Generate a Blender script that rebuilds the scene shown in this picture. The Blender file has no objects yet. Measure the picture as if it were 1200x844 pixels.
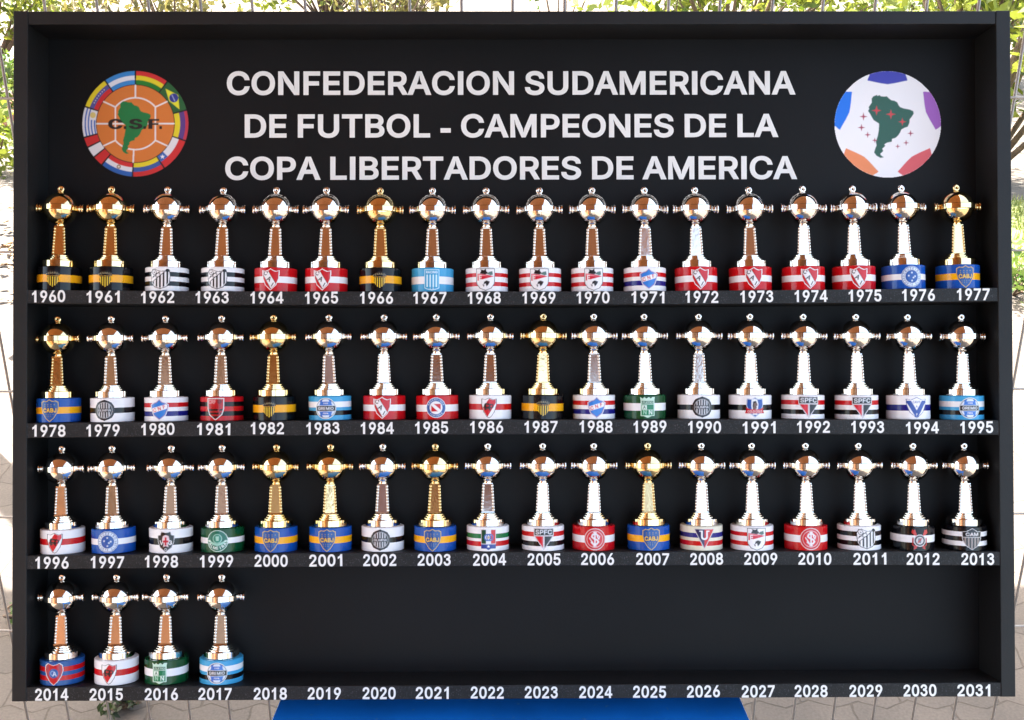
import bpy, bmesh, math, random, json
import numpy as np
from mathutils import Matrix, Vector, Euler

random.seed(7)
RNG = np.random.default_rng(11)
scene = bpy.context.scene
COL = scene.collection
R = math.radians

# ------------------------------------------------------------------ cabinet frame (it leans back against the fence)
LEAN = R(22.7)
CAB_W, CAB_H, CAB_D = 1.170, 0.8054, 0.062
CAB = Matrix.Translation((0.0, 0.08621, 1.15044)) @ Matrix.Rotation(-LEAN, 4, 'X')

# ------------------------------------------------------------------ camera
cam_data = bpy.data.cameras.new("camera")
cam = bpy.data.objects.new("camera", cam_data)
COL.objects.link(cam)
cam_data.sensor_width = 36.0
cam_data.lens = 36.0 * 1330.0 / 1200.0
cam_data.clip_end = 500
_rx, _rz, _ry = 0.01195498, -0.00738601, 0.00271599
_rot = Matrix.Rotation(_rz, 4, 'Z') @ Matrix.Rotation(_rx, 4, 'X') @ Matrix.Rotation(_ry, 4, 'Y')
cam.matrix_world = CAB @ Matrix.Translation((-0.0125954, -1.32717667, -0.02323895)) @ _rot @ Matrix.Rotation(R(90), 4, 'X')
scene.camera = cam

# ------------------------------------------------------------------ sky, sun, exposure
SUN_TO = Vector((-0.35, 0.40, 1.0)).normalized()
SUN_EL = math.asin(SUN_TO.z)
SUN_ROT = math.atan2(SUN_TO.x, SUN_TO.y)
world = bpy.data.worlds.new("World")
scene.world = world
world.use_nodes = True
wn = world.node_tree.nodes
sky = wn.new("ShaderNodeTexSky")
sky.sky_type = 'NISHITA'
sky.sun_disc = False
sky.sun_elevation = SUN_EL
sky.sun_rotation = SUN_ROT
sky.dust_density = 4.0
sky.ozone_density = 0.0
sky.air_density = 0.7
tint = wn.new("ShaderNodeMix")            # hazy, slightly warm summer sky
tint.data_type = 'RGBA'
tint.blend_type = 'MULTIPLY'
tint.inputs["Factor"].default_value = 1.0
tint.inputs["B"].default_value = (1.05, 1.02, 0.87, 1)
world.node_tree.links.new(sky.outputs[0], tint.inputs["A"])
world.node_tree.links.new(tint.outputs["Result"], wn["Background"].inputs[0])
wn["Background"].inputs[1].default_value = 0.15
sun_d = bpy.data.lights.new("sun", 'SUN')
sun_d.energy = 4.2
sun_d.angle = R(0.6)
sun_d.color = (1.0, 0.94, 0.84)
sun = bpy.data.objects.new("sun", sun_d)
COL.objects.link(sun)
sun.rotation_euler = SUN_TO.to_track_quat('Z', 'Y').to_euler()
sun.location = (-4, 2, 8)
scene.view_settings.view_transform = 'Standard'
scene.view_settings.look = 'None'
scene.view_settings.exposure = 3.1
scene.view_settings.gamma = 1.0
scene.cycles.max_bounces = 10
scene.cycles.glossy_bounces = 6
scene.cycles.diffuse_bounces = 4

# ------------------------------------------------------------------ materials
def lin(c):
    return tuple((v / 255 / 12.92) if v <= 10 else ((v / 255 + 0.055) / 1.055) ** 2.4 for v in c[:3])


def mat(name, color, rough=0.5, metal=0.0, noise=None, bump=None, coat=0.0, spec=0.5, speck=None, trans=0.0):
    """color linear rgb; noise=(scale, amount) value mottling; bump=(scale, strength, distance)"""
    m = bpy.data.materials.new(name)
    m.use_nodes = True
    nt = m.node_tree
    b = nt.nodes["Principled BSDF"]
    b.inputs["Base Color"].default_value = (*color, 1)
    b.inputs["Roughness"].default_value = rough
    b.inputs["Metallic"].default_value = metal
    b.inputs["Specular IOR Level"].default_value = spec
    b.inputs["Coat Weight"].default_value = coat
    b.inputs["Coat Roughness"].default_value = 0.08
    tc = nt.nodes.new("ShaderNodeTexCoord")
    if noise:
        n = nt.nodes.new("ShaderNodeTexNoise")
        n.inputs["Scale"].default_value = noise[0]
        n.inputs["Detail"].default_value = 6
        nt.links.new(tc.outputs["Object"], n.inputs["Vector"])
        r = nt.nodes.new("ShaderNodeValToRGB")
        a = noise[1]
        r.color_ramp.elements[0].position = 0.3
        r.color_ramp.elements[1].position = 0.7
        r.color_ramp.elements[0].color = (*[c * (1 - a) for c in color], 1)
        r.color_ramp.elements[1].color = (*[min(1, c * (1 + a)) for c in color], 1)
        nt.links.new(n.outputs["Fac"], r.inputs["Fac"])
        out = r.outputs["Color"]
        if speck:
            n2 = nt.nodes.new("ShaderNodeTexNoise")
            n2.inputs["Scale"].default_value = speck[0]
            n2.inputs["Detail"].default_value = 2
            nt.links.new(tc.outputs["Object"], n2.inputs["Vector"])
            r2 = nt.nodes.new("ShaderNodeValToRGB")
            r2.color_ramp.elements[0].position = speck[1]
            r2.color_ramp.elements[1].position = speck[1] + 0.08
            nt.links.new(n2.outputs["Fac"], r2.inputs["Fac"])
            mx = nt.nodes.new("ShaderNodeMix")
            mx.data_type = 'RGBA'
            nt.links.new(r2.outputs["Color"], mx.inputs["Factor"])
            nt.links.new(out, mx.inputs["A"])
            mx.inputs["B"].default_value = (*speck[2], 1)
            out = mx.outputs["Result"]
        nt.links.new(out, b.inputs["Base Color"])
    if bump:
        n = nt.nodes.new("ShaderNodeTexNoise")
        n.noise_dimensions = '4D'
        oi = nt.nodes.new("ShaderNodeObjectInfo")
        mu = nt.nodes.new("ShaderNodeMath")
        mu.operation = 'MULTIPLY'
        mu.inputs[1].default_value = 37.0
        nt.links.new(oi.outputs["Random"], mu.inputs[0])
        nt.links.new(mu.outputs[0], n.inputs["W"])
        n.inputs["Scale"].default_value = bump[0]
        n.inputs["Detail"].default_value = 3
        nt.links.new(tc.outputs["Object"], n.inputs["Vector"])
        bp = nt.nodes.new("ShaderNodeBump")
        bp.inputs["Strength"].default_value = bump[1]
        bp.inputs["Distance"].default_value = bump[2]
        nt.links.new(n.outputs["Fac"], bp.inputs["Height"])
        nt.links.new(bp.outputs["Normal"], b.inputs["Normal"])
    return m


M = {}
M['black_paint'] = mat("black_paint", (0.0065, 0.0065, 0.0068), 0.55, noise=(9, 0.3), bump=(420, 0.3, 0.0006), spec=0.36)
M['black_panel'] = mat("black_panel", (0.0068, 0.0068, 0.0075), 0.55, noise=(5, 0.25), bump=(300, 0.2, 0.0005), spec=0.17)
M['black_shelf'] = mat("black_shelf", (0.0065, 0.0065, 0.007), 0.55, noise=(60, 0.4), bump=(700, 0.5, 0.0009), spec=0.36, speck=(700, 0.6, (0.045, 0.045, 0.05)))
M['vinyl'] = mat("vinyl", (0.84, 0.83, 0.80), 0.45, noise=(40, 0.03))
M['silver_cast'] = mat("silver_cast", (0.87, 0.82, 0.75), 0.1, 1.0, bump=(240, 0.05, 0.0012))
M['gold_cast'] = mat("gold_cast", (0.88, 0.70, 0.37), 0.11, 1.0, bump=(240, 0.07, 0.0012))
M['silver'] = mat("silver_plating", (0.87, 0.82, 0.75), 0.07, 1.0, bump=(55, 0.05, 0.0012))
M['gold'] = mat("gold_plating", (0.88, 0.70, 0.37), 0.08, 1.0, bump=(55, 0.05, 0.0012))
M['blue_plastic'] = mat("blue_plastic", (0.004, 0.15, 0.58), 0.42, noise=(18, 0.14), speck=(150, 0.68, (0.05, 0.19, 0.5)), bump=(200, 0.08, 0.0006))
M['wire'] = mat("galvanised_wire", (0.36, 0.31, 0.27), 0.5, 0.3, noise=(60, 0.15))
M['wood_brown'] = mat("brown_boards", (0.34, 0.135, 0.05), 0.55, noise=(7, 0.22), bump=(40, 0.2, 0.003))
M['wood_dark'] = mat("brown_beam", (0.20, 0.085, 0.035), 0.55, noise=(7, 0.25))
M['plaster'] = mat("tan_plaster", (0.27, 0.155, 0.09), 0.85, noise=(3, 0.15), bump=(60, 0.3, 0.004))
M['roof_tile'] = mat("roof_tile", (0.30, 0.11, 0.06), 0.8, noise=(8, 0.3))
M['glass'] = mat("window_glass", (0.03, 0.035, 0.04), 0.05, spec=0.8)
M['bark'] = mat("bark", (0.16, 0.11, 0.075), 0.9, noise=(30, 0.35), bump=(60, 0.6, 0.01))
M['soil'] = mat("soil", (0.22, 0.10, 0.06), 0.95, noise=(12, 0.4))
M['brick'] = mat("red_brick", (0.36, 0.13, 0.08), 0.85, noise=(20, 0.3))
M['dry_leaf'] = mat("dry_leaf", (0.26, 0.17, 0.09), 0.8, noise=(30, 0.4))


def leaf_mat(name, col, col2):
    m = bpy.data.materials.new(name)
    m.use_nodes = True
    nt = m.node_tree
    b = nt.nodes["Principled BSDF"]
    b.inputs["Roughness"].default_value = 0.5
    oi = nt.nodes.new("ShaderNodeNewGeometry")
    r = nt.nodes.new("ShaderNodeValToRGB")
    r.color_ramp.elements[0].color = (*col, 1)
    r.color_ramp.elements[1].color = (*col2, 1)
    nt.links.new(oi.outputs["Random Per Island"], r.inputs["Fac"])
    nt.links.new(r.outputs["Color"], b.inputs["Base Color"])
    t = nt.nodes.new("ShaderNodeBsdfTranslucent")
    nt.links.new(r.outputs["Color"], t.inputs["Color"])
    mx = nt.nodes.new("ShaderNodeMixShader")
    mx.inputs[0].default_value = 0.42
    out = nt.nodes["Material Output"]
    nt.links.new(b.outputs[0], mx.inputs[1])
    nt.links.new(t.outputs[0], mx.inputs[2])
    nt.links.new(mx.outputs[0], out.inputs["Surface"])
    return m


M['leaf_yellow'] = leaf_mat("leaf_yellow_green", (0.07, 0.11, 0.010), (0.26, 0.29, 0.035))
M['leaf_green'] = leaf_mat("leaf_green", (0.035, 0.085, 0.015), (0.14, 0.20, 0.035))
M['leaf_olive'] = leaf_mat("leaf_olive", (0.07, 0.075, 0.02), (0.22, 0.19, 0.06))
M['leaf_dark'] = leaf_mat("leaf_dark_green", (0.02, 0.035, 0.012), (0.05, 0.075, 0.02))
M['grass'] = leaf_mat("grass_blade", (0.10, 0.15, 0.03), (0.24, 0.25, 0.07))

_pc = {}


def paint(rgb):
    k = tuple(rgb)
    if k not in _pc:
        _pc[k] = mat("drum_paint_%02x%02x%02x" % k, lin(k), 0.14, spec=0.32, bump=(25, 0.05, 0.002))
    return _pc[k]


def print_mat(name, rough=0.2, coat=0.0):
    m = bpy.data.materials.new(name)
    m.use_nodes = True
    nt = m.node_tree
    b = nt.nodes["Principled BSDF"]
    b.inputs["Roughness"].default_value = rough
    b.inputs["Coat Weight"].default_value = coat
    b.inputs["Coat Roughness"].default_value = 0.1
    a = nt.nodes.new("ShaderNodeAttribute")
    a.attribute_name = "ink"
    nt.links.new(a.outputs["Color"], b.inputs["Base Color"])
    return m


M['crest_print'] = print_mat("crest_print")
M['emblem_print'] = print_mat("emblem_print", 0.5, 0.0)

# ------------------------------------------------------------------ mesh helpers
class MB:
    def __init__(s):
        s.v, s.f, s.m, s.sm = [], [], [], []

    def add(s, verts, faces, mi=0, smooth=False):
        o = len(s.v)
        s.v += [tuple(v) for v in verts]
        for f in faces:
            s.f.append([o + i for i in f])
            s.m.append(mi)
            s.sm.append(smooth)

    def box(s, x0, x1, y0, y1, z0, z1, mi=0):
        v = [(x, y, z) for x in (x0, x1) for y in (y0, y1) for z in (z0, z1)]
        s.add(v, [(0, 1, 3, 2), (4, 6, 7, 5), (0, 4, 5, 1), (2, 3, 7, 6), (0, 2, 6, 4), (1, 5, 7, 3)], mi)

    def lathe(s, prof, n=32, axis='z', origin=(0, 0, 0), mi=None, smooth=True, cap=True):
        """prof: list of (r, h); mi: list per segment"""
        vs, fs = [], []
        for r, h in prof:
            for k in range(n):
                a = 2 * math.pi * k / n
                p = (r * math.cos(a), r * math.sin(a), h)
                if axis == 'x':
                    p = (h, r * math.cos(a), r * math.sin(a))
                elif axis == 'y':
                    p = (r * math.cos(a), h, -r * math.sin(a))
                vs.append(tuple(p[i] + origin[i] for i in range(3)))
        o = len(s.v)
        s.v += vs
        for i in range(len(prof) - 1):
            for k in range(n):
                k2 = (k + 1) % n
                s.f.append([o + i * n + k, o + i * n + k2, o + (i + 1) * n + k2, o + (i + 1) * n + k])
                s.m.append(mi[i] if isinstance(mi, list) else (mi or 0))
                s.sm.append(smooth)
        if cap:
            s.f.append([o + k for k in range(n)][::-1])
            s.m.append(mi[0] if isinstance(mi, list) else (mi or 0))
            s.sm.append(False)
            e = o + (len(prof) - 1) * n
            s.f.append([e + k for k in range(n)])
            s.m.append(mi[-1] if isinstance(mi, list) else (mi or 0))
            s.sm.append(False)

    def tube(s, pts, rad, n=6, mi=0):
        pts = [Vector(p) for p in pts]
        rad = rad if isinstance(rad, (list, tuple)) else [rad] * len(pts)
        o = len(s.v)
        for i, p in enumerate(pts):
            d = (pts[min(i + 1, len(pts) - 1)] - pts[max(i - 1, 0)]).normalized()
            u = d.orthogonal().normalized()
            if i:
                u = (pu - d * pu.dot(d)).normalized()
            pu = u
            w = d.cross(u)
            for k in range(n):
                a = 2 * math.pi * k / n
                s.v.append(tuple(p + rad[i] * (math.cos(a) * u + math.sin(a) * w)))
        for i in range(len(pts) - 1):
            for k in range(n):
                k2 = (k + 1) % n
                s.f.append([o + i * n + k, o + i * n + k2, o + (i + 1) * n + k2, o + (i + 1) * n + k])
                s.m.append(mi)
                s.sm.append(True)
        s.f.append([o + k for k in range(n)][::-1]); s.m.append(mi); s.sm.append(False)
        e = o + (len(pts) - 1) * n
        s.f.append([e + k for k in range(n)]); s.m.append(mi); s.sm.append(False)

    def ball(s, c, r, n=10, mi=0, rz=None):
        rr = r if isinstance(r, tuple) else (r, r, r)
        h = n // 2
        vs = [(c[0], c[1], c[2] - rr[2])]
        for i in range(1, h):
            t = math.pi * i / h
            for k in range(n):
                a = 2 * math.pi * k / n
                vs.append((c[0] + rr[0] * math.sin(t) * math.cos(a), c[1] + rr[1] * math.sin(t) * math.sin(a), c[2] - rr[2] * math.cos(t)))
        vs.append((c[0], c[1], c[2] + rr[2]))
        fs = []
        for k in range(n):
            fs.append((0, 1 + (k + 1) % n, 1 + k))
            fs.append((len(vs) - 1, 1 + (h - 2) * n + k, 1 + (h - 2) * n + (k + 1) % n))
        for i in range(h - 2):
            for k in range(n):
                k2 = (k + 1) % n
                fs.append((1 + i * n + k, 1 + i * n + k2, 1 + (i + 1) * n + k2, 1 + (i + 1) * n + k))
        s.add(vs, fs, mi, True)

    def mesh(s, name, mats):
        me = bpy.data.meshes.new(name)
        me.from_pydata(s.v, [], s.f)
        for m in (mats if isinstance(mats, (list, tuple)) else [mats]):
            me.materials.append(m)
        me.polygons.foreach_set("material_index", s.m)
        me.polygons.foreach_set("use_smooth", s.sm)
        me.update()
        return me

    def build(s, name, mats, parent=None, bevel=0, edge=False):
        me = s.mesh(name, mats)
        o = link(name, me, parent)
        if bevel:
            b = o.modifiers.new("bevel", 'BEVEL')
            b.width = bevel
            b.segments = 2
            b.limit_method = 'ANGLE'
        return o


def link(name, me, parent=None):
    o = bpy.data.objects.new(name, me)
    COL.objects.link(o)
    if parent:
        o.parent = parent
    return o


def tag(o, label=None, cat=None, group=None, kind=None):
    if label: o["label"] = label
    if cat: o["category"] = cat
    if group: o["group"] = group
    if kind: o["kind"] = kind
    return o


def empty(name, mw=None, label=None, cat=None, group=None):
    o = bpy.data.objects.new(name, None)
    o.empty_display_size = 0.05
    COL.objects.link(o)
    if mw is not None:
        o.matrix_world = mw
    return tag(o, label, cat, group)


def copy_tree(o, parent=None):
    c = o.copy()
    COL.objects.link(c)
    if parent:
        c.parent = parent
    for ch in o.children:
        copy_tree(ch, c)
    return c

# ------------------------------------------------------------------ lettering (outlines in 1/1000 of the capital height)
GLYPHS = json.loads('''{"A":[887,[[-26,0,183,2,272,258,595,260,688,0,895,0,528,1000,338,1000],[334,438,399,625,432,828,468,619,532,438]]],"B":[844,[[70,5,75,0,472,1,559,10,624,29,679,57,722,93,762,147,786,206,795,266,791,348,772,408,738,462,694,505,665,522,711,565,746,625,755,658,760,701,758,750,752,788,724,859,682,913,619,959,554,986,467,999,75,1000,70,995],[266,183,266,416,445,418,499,412,548,391,570,373,589,348,603,310,603,266,589,234,559,205,526,191,483,183],[266,597,266,817,429,818,483,813,526,797,552,772,568,734,567,690,552,652,521,620,488,604,450,596]]],"C":[942,[[409,-7,486,-12,575,-4,649,17,725,56,787,108,836,168,871,235,909,369,714,368,689,298,674,270,654,243,630,221,603,203,571,189,533,178,496,174,447,176,415,183,382,195,355,210,327,230,304,254,280,286,261,320,240,379,229,448,229,551,240,620,261,679,289,728,327,769,366,797,415,816,462,825,514,824,561,814,612,791,653,757,683,715,715,631,905,631,881,734,854,800,824,849,779,900,725,943,677,970,616,993,557,1007,480,1012,386,1002,302,975,224,929,158,869,106,796,66,708,42,609,34,499,42,390,66,291,106,202,162,125,230,65,307,22,362,3]]],"D":[928,[[70,0,432,1,536,15,602,36,679,76,746,131,790,186,834,269,862,362,872,426,875,501,868,610,845,704,805,792,752,865,682,924,631,953,577,975,478,996,409,1000,172,998,70,1001],[265,181,265,818,448,816,490,808,543,790,589,759,624,722,652,675,671,617,683,531,682,450,671,385,649,322,624,279,599,251,556,219,519,202,466,188,416,182]]],"E":[776,[[70,0,718,0,718,181,265,181,265,414,684,414,680,596,265,596,265,818,714,818,713,998,70,1000]]],"F":[761,[[70,0,265,0,265,401,666,402,664,581,265,583,265,818,708,818,708,1000,70,1000]]],"G":[961,[[411,-7,515,-12,598,0,676,26,744,66,804,120,852,186,884,259,902,343,906,541,473,541,475,361,708,361,705,340,690,293,667,256,630,219,590,194,538,179,486,174,429,180,383,196,340,221,304,254,270,302,246,358,232,423,227,525,236,600,254,664,280,714,313,756,355,791,396,811,448,823,500,825,551,816,602,795,643,762,675,719,717,632,910,632,879,746,854,801,819,855,773,904,725,942,665,974,611,994,539,1009,445,1011,356,996,275,963,204,915,140,850,92,773,65,707,42,609,34,499,42,390,65,291,105,203,158,129,229,65,307,22,362,3]]],"H":[955,[[70,0,265,0,265,419,337,420,671,419,673,0,865,0,865,998,672,1000,672,601,265,602,265,1000,70,1000]]],"I":[375,[[84,0,291,0,291,1000,84,1000]]],"J":[736,[[265,-6,308,-11,373,-11,429,-1,484,19,536,50,578,89,601,120,626,170,643,232,648,302,648,1000,453,1000,453,286,444,239,435,220,423,204,395,182,363,171,319,169,282,178,251,199,230,229,219,267,211,390,19,391,26,233,43,170,71,116,109,71,159,33,210,8]]],"L":[730,[[70,0,694,0,691,181,265,181,265,999,70,1000]]],"M":[1156,[[70,5,75,0,255,0,260,5,224,750,228,771,268,565,494,0,641,2,648,5,873,576,874,597,875,5,880,0,1065,1,1065,997,836,1000,600,385,570,213,541,385,303,994,293,1000,75,1000,70,994]]],"N":[966,[[70,0,265,0,265,578,226,789,329,551,680,0,876,0,876,999,683,1000,684,370,721,211,669,369,268,1000,70,1000]]],"O":[984,[[409,-7,487,-12,581,-3,665,24,743,70,809,130,860,203,901,291,924,390,932,499,924,609,901,708,860,796,805,873,761,915,718,946,635,987,545,1008,451,1011,361,996,278,963,205,915,143,850,94,773,66,707,42,609,34,499,42,390,66,291,107,202,163,125,230,66,307,22,362,3],[471,174,415,183,369,202,327,230,289,272,261,320,240,379,229,449,227,525,236,600,254,664,282,717,313,755,355,790,397,810,448,823,500,825,552,817,598,798,640,769,677,728,704,684,727,620,738,550,740,474,735,419,720,354,696,301,663,253,626,219,580,193,533,179]]],"P":[823,[[70,0,265,0,265,336,453,337,506,342,555,353,604,372,660,406,705,448,739,499,764,560,777,621,779,693,769,760,750,816,718,872,678,916,622,955,555,983,477,997,70,1000],[265,517,265,819,417,819,466,816,512,802,532,791,548,778,563,758,575,733,583,702,585,665,581,628,572,597,559,572,545,556,511,533,466,520,423,517]]],"R":[831,[[70,0,265,0,265,358,423,358,618,0,828,8,622,401,658,419,690,445,719,477,741,511,760,553,778,632,778,722,770,766,752,821,732,859,708,891,676,922,640,948,603,968,559,983,482,997,70,1000],[265,540,265,819,422,819,476,814,522,800,542,788,557,773,570,754,580,729,585,698,586,666,582,635,574,609,562,590,547,573,513,554,468,543]]],"S":[827,[[323,-10,406,-16,488,-10,560,6,621,32,676,69,724,119,759,182,776,246,778,320,764,385,732,443,687,490,638,524,577,554,510,577,370,615,316,636,269,667,259,678,253,690,248,711,249,734,257,760,270,780,293,800,318,814,350,824,382,830,426,830,458,826,490,817,517,804,537,789,556,768,567,743,583,685,770,685,761,764,745,820,717,871,685,909,641,946,592,975,543,994,483,1007,411,1012,323,1004,257,986,196,957,146,920,103,872,75,820,58,757,56,687,72,618,98,570,147,519,191,489,264,454,464,395,525,371,547,359,567,343,576,333,582,320,587,293,584,266,575,243,560,223,541,205,510,187,473,175,435,168,392,167,349,173,317,181,286,196,260,216,244,237,234,258,220,323,24,326,40,220,56,175,84,125,121,82,162,49,215,20,259,4]]],"T":[831,[[312,0,504,0,504,818,792,819,792,999,19,1000,19,818,310,818]]],"U":[955,[[390,-9,467,-15,527,-12,603,3,658,23,718,58,773,105,804,144,838,204,859,271,867,332,865,1000,672,997,672,353,666,310,655,277,627,234,611,217,584,198,557,186,531,178,467,171,434,173,398,180,347,203,308,236,294,255,279,283,268,320,264,363,264,998,70,998,70,349,74,296,88,234,108,186,133,143,163,106,198,73,241,44,283,21,332,4]]],"V":[887,[[531,0,894,1000,687,1000,479,399,437,173,394,399,180,1000,-26,1000,342,0]]],"0":[839,[[345,-7,413,-12,492,-4,567,24,630,68,682,129,721,201,750,289,768,392,773,533,763,641,742,739,710,822,664,894,605,950,567,975,522,994,444,1011,382,1011,303,996,234,963,174,912,125,845,89,768,65,682,53,607,48,499,54,386,71,289,100,201,139,129,192,68,258,22,303,4],[395,169,362,176,331,194,305,219,279,261,261,310,246,375,238,447,237,525,243,603,255,669,273,723,295,766,321,797,350,818,373,827,412,832,450,827,483,811,517,779,540,743,561,689,574,629,582,551,584,473,578,396,566,330,548,276,526,233,500,202,470,181,438,171]]],"1":[843,[[350,0,556,0,556,1003,392,1003,372,945,322,880,250,820,150,778,150,598,255,640,350,705]]],"2":[839,[[76,0,742,0,742,180,314,160,530,357,612,449,675,535,713,613,726,670,729,731,723,776,705,832,677,882,649,916,606,953,556,981,494,1002,433,1011,361,1009,300,997,238,971,188,938,146,895,111,838,86,765,80,713,86,655,265,658,272,728,279,753,291,779,306,797,323,811,347,823,373,830,404,832,436,830,461,824,487,812,507,797,523,778,535,754,540,730,541,704,538,678,527,647,509,614,482,576,420,505,78,142]]],"3":[843,[[337,2,390,-3,468,4,540,27,606,65,660,114,690,154,721,218,737,290,738,332,734,368,712,440,672,507,623,560,660,602,678,632,693,668,701,698,705,734,703,770,684,836,646,896,594,944,564,962,510,986,438,1002,366,1004,306,994,263,980,204,949,155,908,126,872,99,818,86,758,100,722,120,698,150,681,180,677,210,683,235,698,256,722,265,740,271,764,284,782,312,804,348,819,396,825,450,816,493,794,510,778,521,758,524,734,516,711,498,690,474,674,444,662,414,656,330,655,324,620,309,590,302,548,306,518,324,486,330,453,414,452,450,444,498,419,530,386,547,350,551,308,540,266,519,236,480,205,432,187,390,183,336,193,300,211,271,236,248,272,239,302,216,329,192,345,162,353,126,349,94,332,74,308,57,266,66,228,91,170,114,134,145,98,197,56,234,35,276,17]]],"4":[843,[[455,0,650,0,650,205,780,205,780,373,650,373,650,1003,478,1003,45,378,45,205,455,205],[455,373,455,712,235,373]]],"5":[839,[[331,-7,420,-12,493,-2,560,22,597,44,635,73,689,135,724,203,745,288,746,373,728,457,710,500,685,544,630,605,560,651,481,676,431,682,388,681,344,674,300,661,274,633,308,819,702,819,702,998,139,1000,79,462,236,445,298,481,345,496,396,501,440,496,479,479,514,450,538,412,552,367,555,331,551,295,542,264,529,238,509,212,489,195,462,180,437,172,411,169,375,170,344,178,318,190,296,207,278,228,266,252,252,314,63,314,77,219,91,174,115,130,145,92,186,55,231,27,275,8]]],"6":[839,[[348,-7,408,-12,474,-7,539,11,588,35,637,72,678,118,711,172,732,232,741,276,743,325,741,373,730,428,714,471,694,509,643,569,571,617,528,633,474,644,379,645,630,982,626,986,435,998,168,602,118,509,89,428,77,357,79,281,93,216,120,153,158,98,218,44,278,12],[403,166,354,177,327,192,306,210,290,232,277,259,269,286,266,325,269,363,276,390,290,417,307,439,327,456,354,470,408,480,441,477,468,469,490,457,512,439,532,411,543,390,551,357,554,325,550,286,543,259,529,232,512,209,490,190,468,178,441,169]]],"7":[839,[[124,6,323,0,745,839,747,999,74,1000,74,819,534,825]]],"8":[839,[[338,-7,409,-12,480,-8,550,9,614,36,675,80,718,129,746,181,762,243,764,303,757,352,743,395,719,441,686,482,634,526,644,531,681,572,705,613,722,661,730,710,728,765,713,825,695,863,675,892,615,950,572,976,539,990,458,1009,393,1011,327,1004,262,983,213,957,165,917,130,873,105,825,91,765,90,705,94,672,107,629,125,591,149,558,183,526,123,471,92,428,71,379,57,319,56,265,66,205,80,167,102,129,126,99,159,68,206,36,246,17],[360,172,316,186,289,202,270,221,257,245,250,270,249,303,256,335,267,357,284,379,306,397,338,413,371,422,409,426,447,423,480,414,507,401,545,368,558,346,566,325,570,303,569,270,564,248,552,227,523,197,480,176,447,170,382,169],[376,606,338,619,316,633,289,670,282,694,280,727,284,754,293,776,323,808,344,820,371,829,431,832,480,819,515,792,535,754,539,710,528,667,512,646,485,622,467,613,441,606,393,604]]],"9":[839,[[301,5,380,0,386,3,652,398,701,489,732,576,743,647,741,717,727,783,699,848,660,902,620,941,562,978,500,1001,435,1011,364,1009,299,995,239,968,185,929,144,886,108,826,88,772,79,723,76,674,86,587,99,544,117,505,141,469,178,429,212,403,255,380,304,363,348,355,438,353,189,16,196,12],[386,521,353,530,328,544,309,560,288,587,276,614,269,641,266,674,269,712,290,766,306,788,331,810,353,822,380,831,408,833,440,831,467,822,489,811,511,792,530,766,551,712,554,674,550,636,543,609,529,582,512,560,489,541,440,522]]],"-":[500,[[55,205,445,205,445,400,55,400]]],".":[358,[[128,-1,171,-9,219,0,259,26,285,64,295,112,286,160,259,200,219,227,170,236,123,225,87,200,59,160,50,112,60,63,90,24]]],"Z":[800,[[40,0,760,0,760,180,310,180,750,830,750,1000,70,1000,70,825,485,825,40,165]]]}''')


def text_loops(s, height, width=None, track=0):
    """glyph loops in metres, baseline-left at 0; scaled in x to 'width' if given"""
    loops, x = [], 0
    for ch in s:
        if ch == ' ':
            x += 300 + track
            continue
        adv, L = GLYPHS[ch]
        for l in L:
            p = np.array(l, float).reshape(-1, 2)
            p[:, 0] += x
            loops.append(p)
        x += adv + track
    xs = np.concatenate([l[:, 0] for l in loops])
    x0, x1 = xs.min(), xs.max()
    k = height / 1000
    kx = k if width is None else width / (x1 - x0)
    return [np.stack([(l[:, 0] - x0) * kx, l[:, 1] * k], 1) for l in loops], (x1 - x0) * kx


def text_mesh(name, lines, depth, m):
    """lines: list of (string, x centre, z baseline, height, width); flat letters facing -y, 'depth' thick"""
    cu = bpy.data.curves.new(name, 'CURVE')
    cu.dimensions = '2D'
    cu.fill_mode = 'BOTH'
    cu.extrude = depth / 2
    for s, xc, zb, h, w in lines:
        loops, ww = text_loops(s, h, w)
        for l in loops:
            sp = cu.splines.new('POLY')
            sp.points.add(len(l) - 1)
            for i, (x, y) in enumerate(l):
                sp.points[i].co = (x - ww / 2 + xc, y + zb, 0, 1)
            sp.use_cyclic_u = True
    ob = bpy.data.objects.new(name, cu)
    COL.objects.link(ob)
    dg = bpy.context.evaluated_depsgraph_get()
    me = bpy.data.meshes.new_from_object(ob.evaluated_get(dg), depsgraph=dg)
    bpy.data.objects.remove(ob)
    bpy.data.curves.remove(cu)
    me.transform(Matrix.Rotation(R(90), 4, 'X'))
    me.polygons.foreach_set('use_smooth', [False] * len(me.polygons))
    me.materials.clear()
    me.materials.append(m)
    me.name = name
    return me

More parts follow.
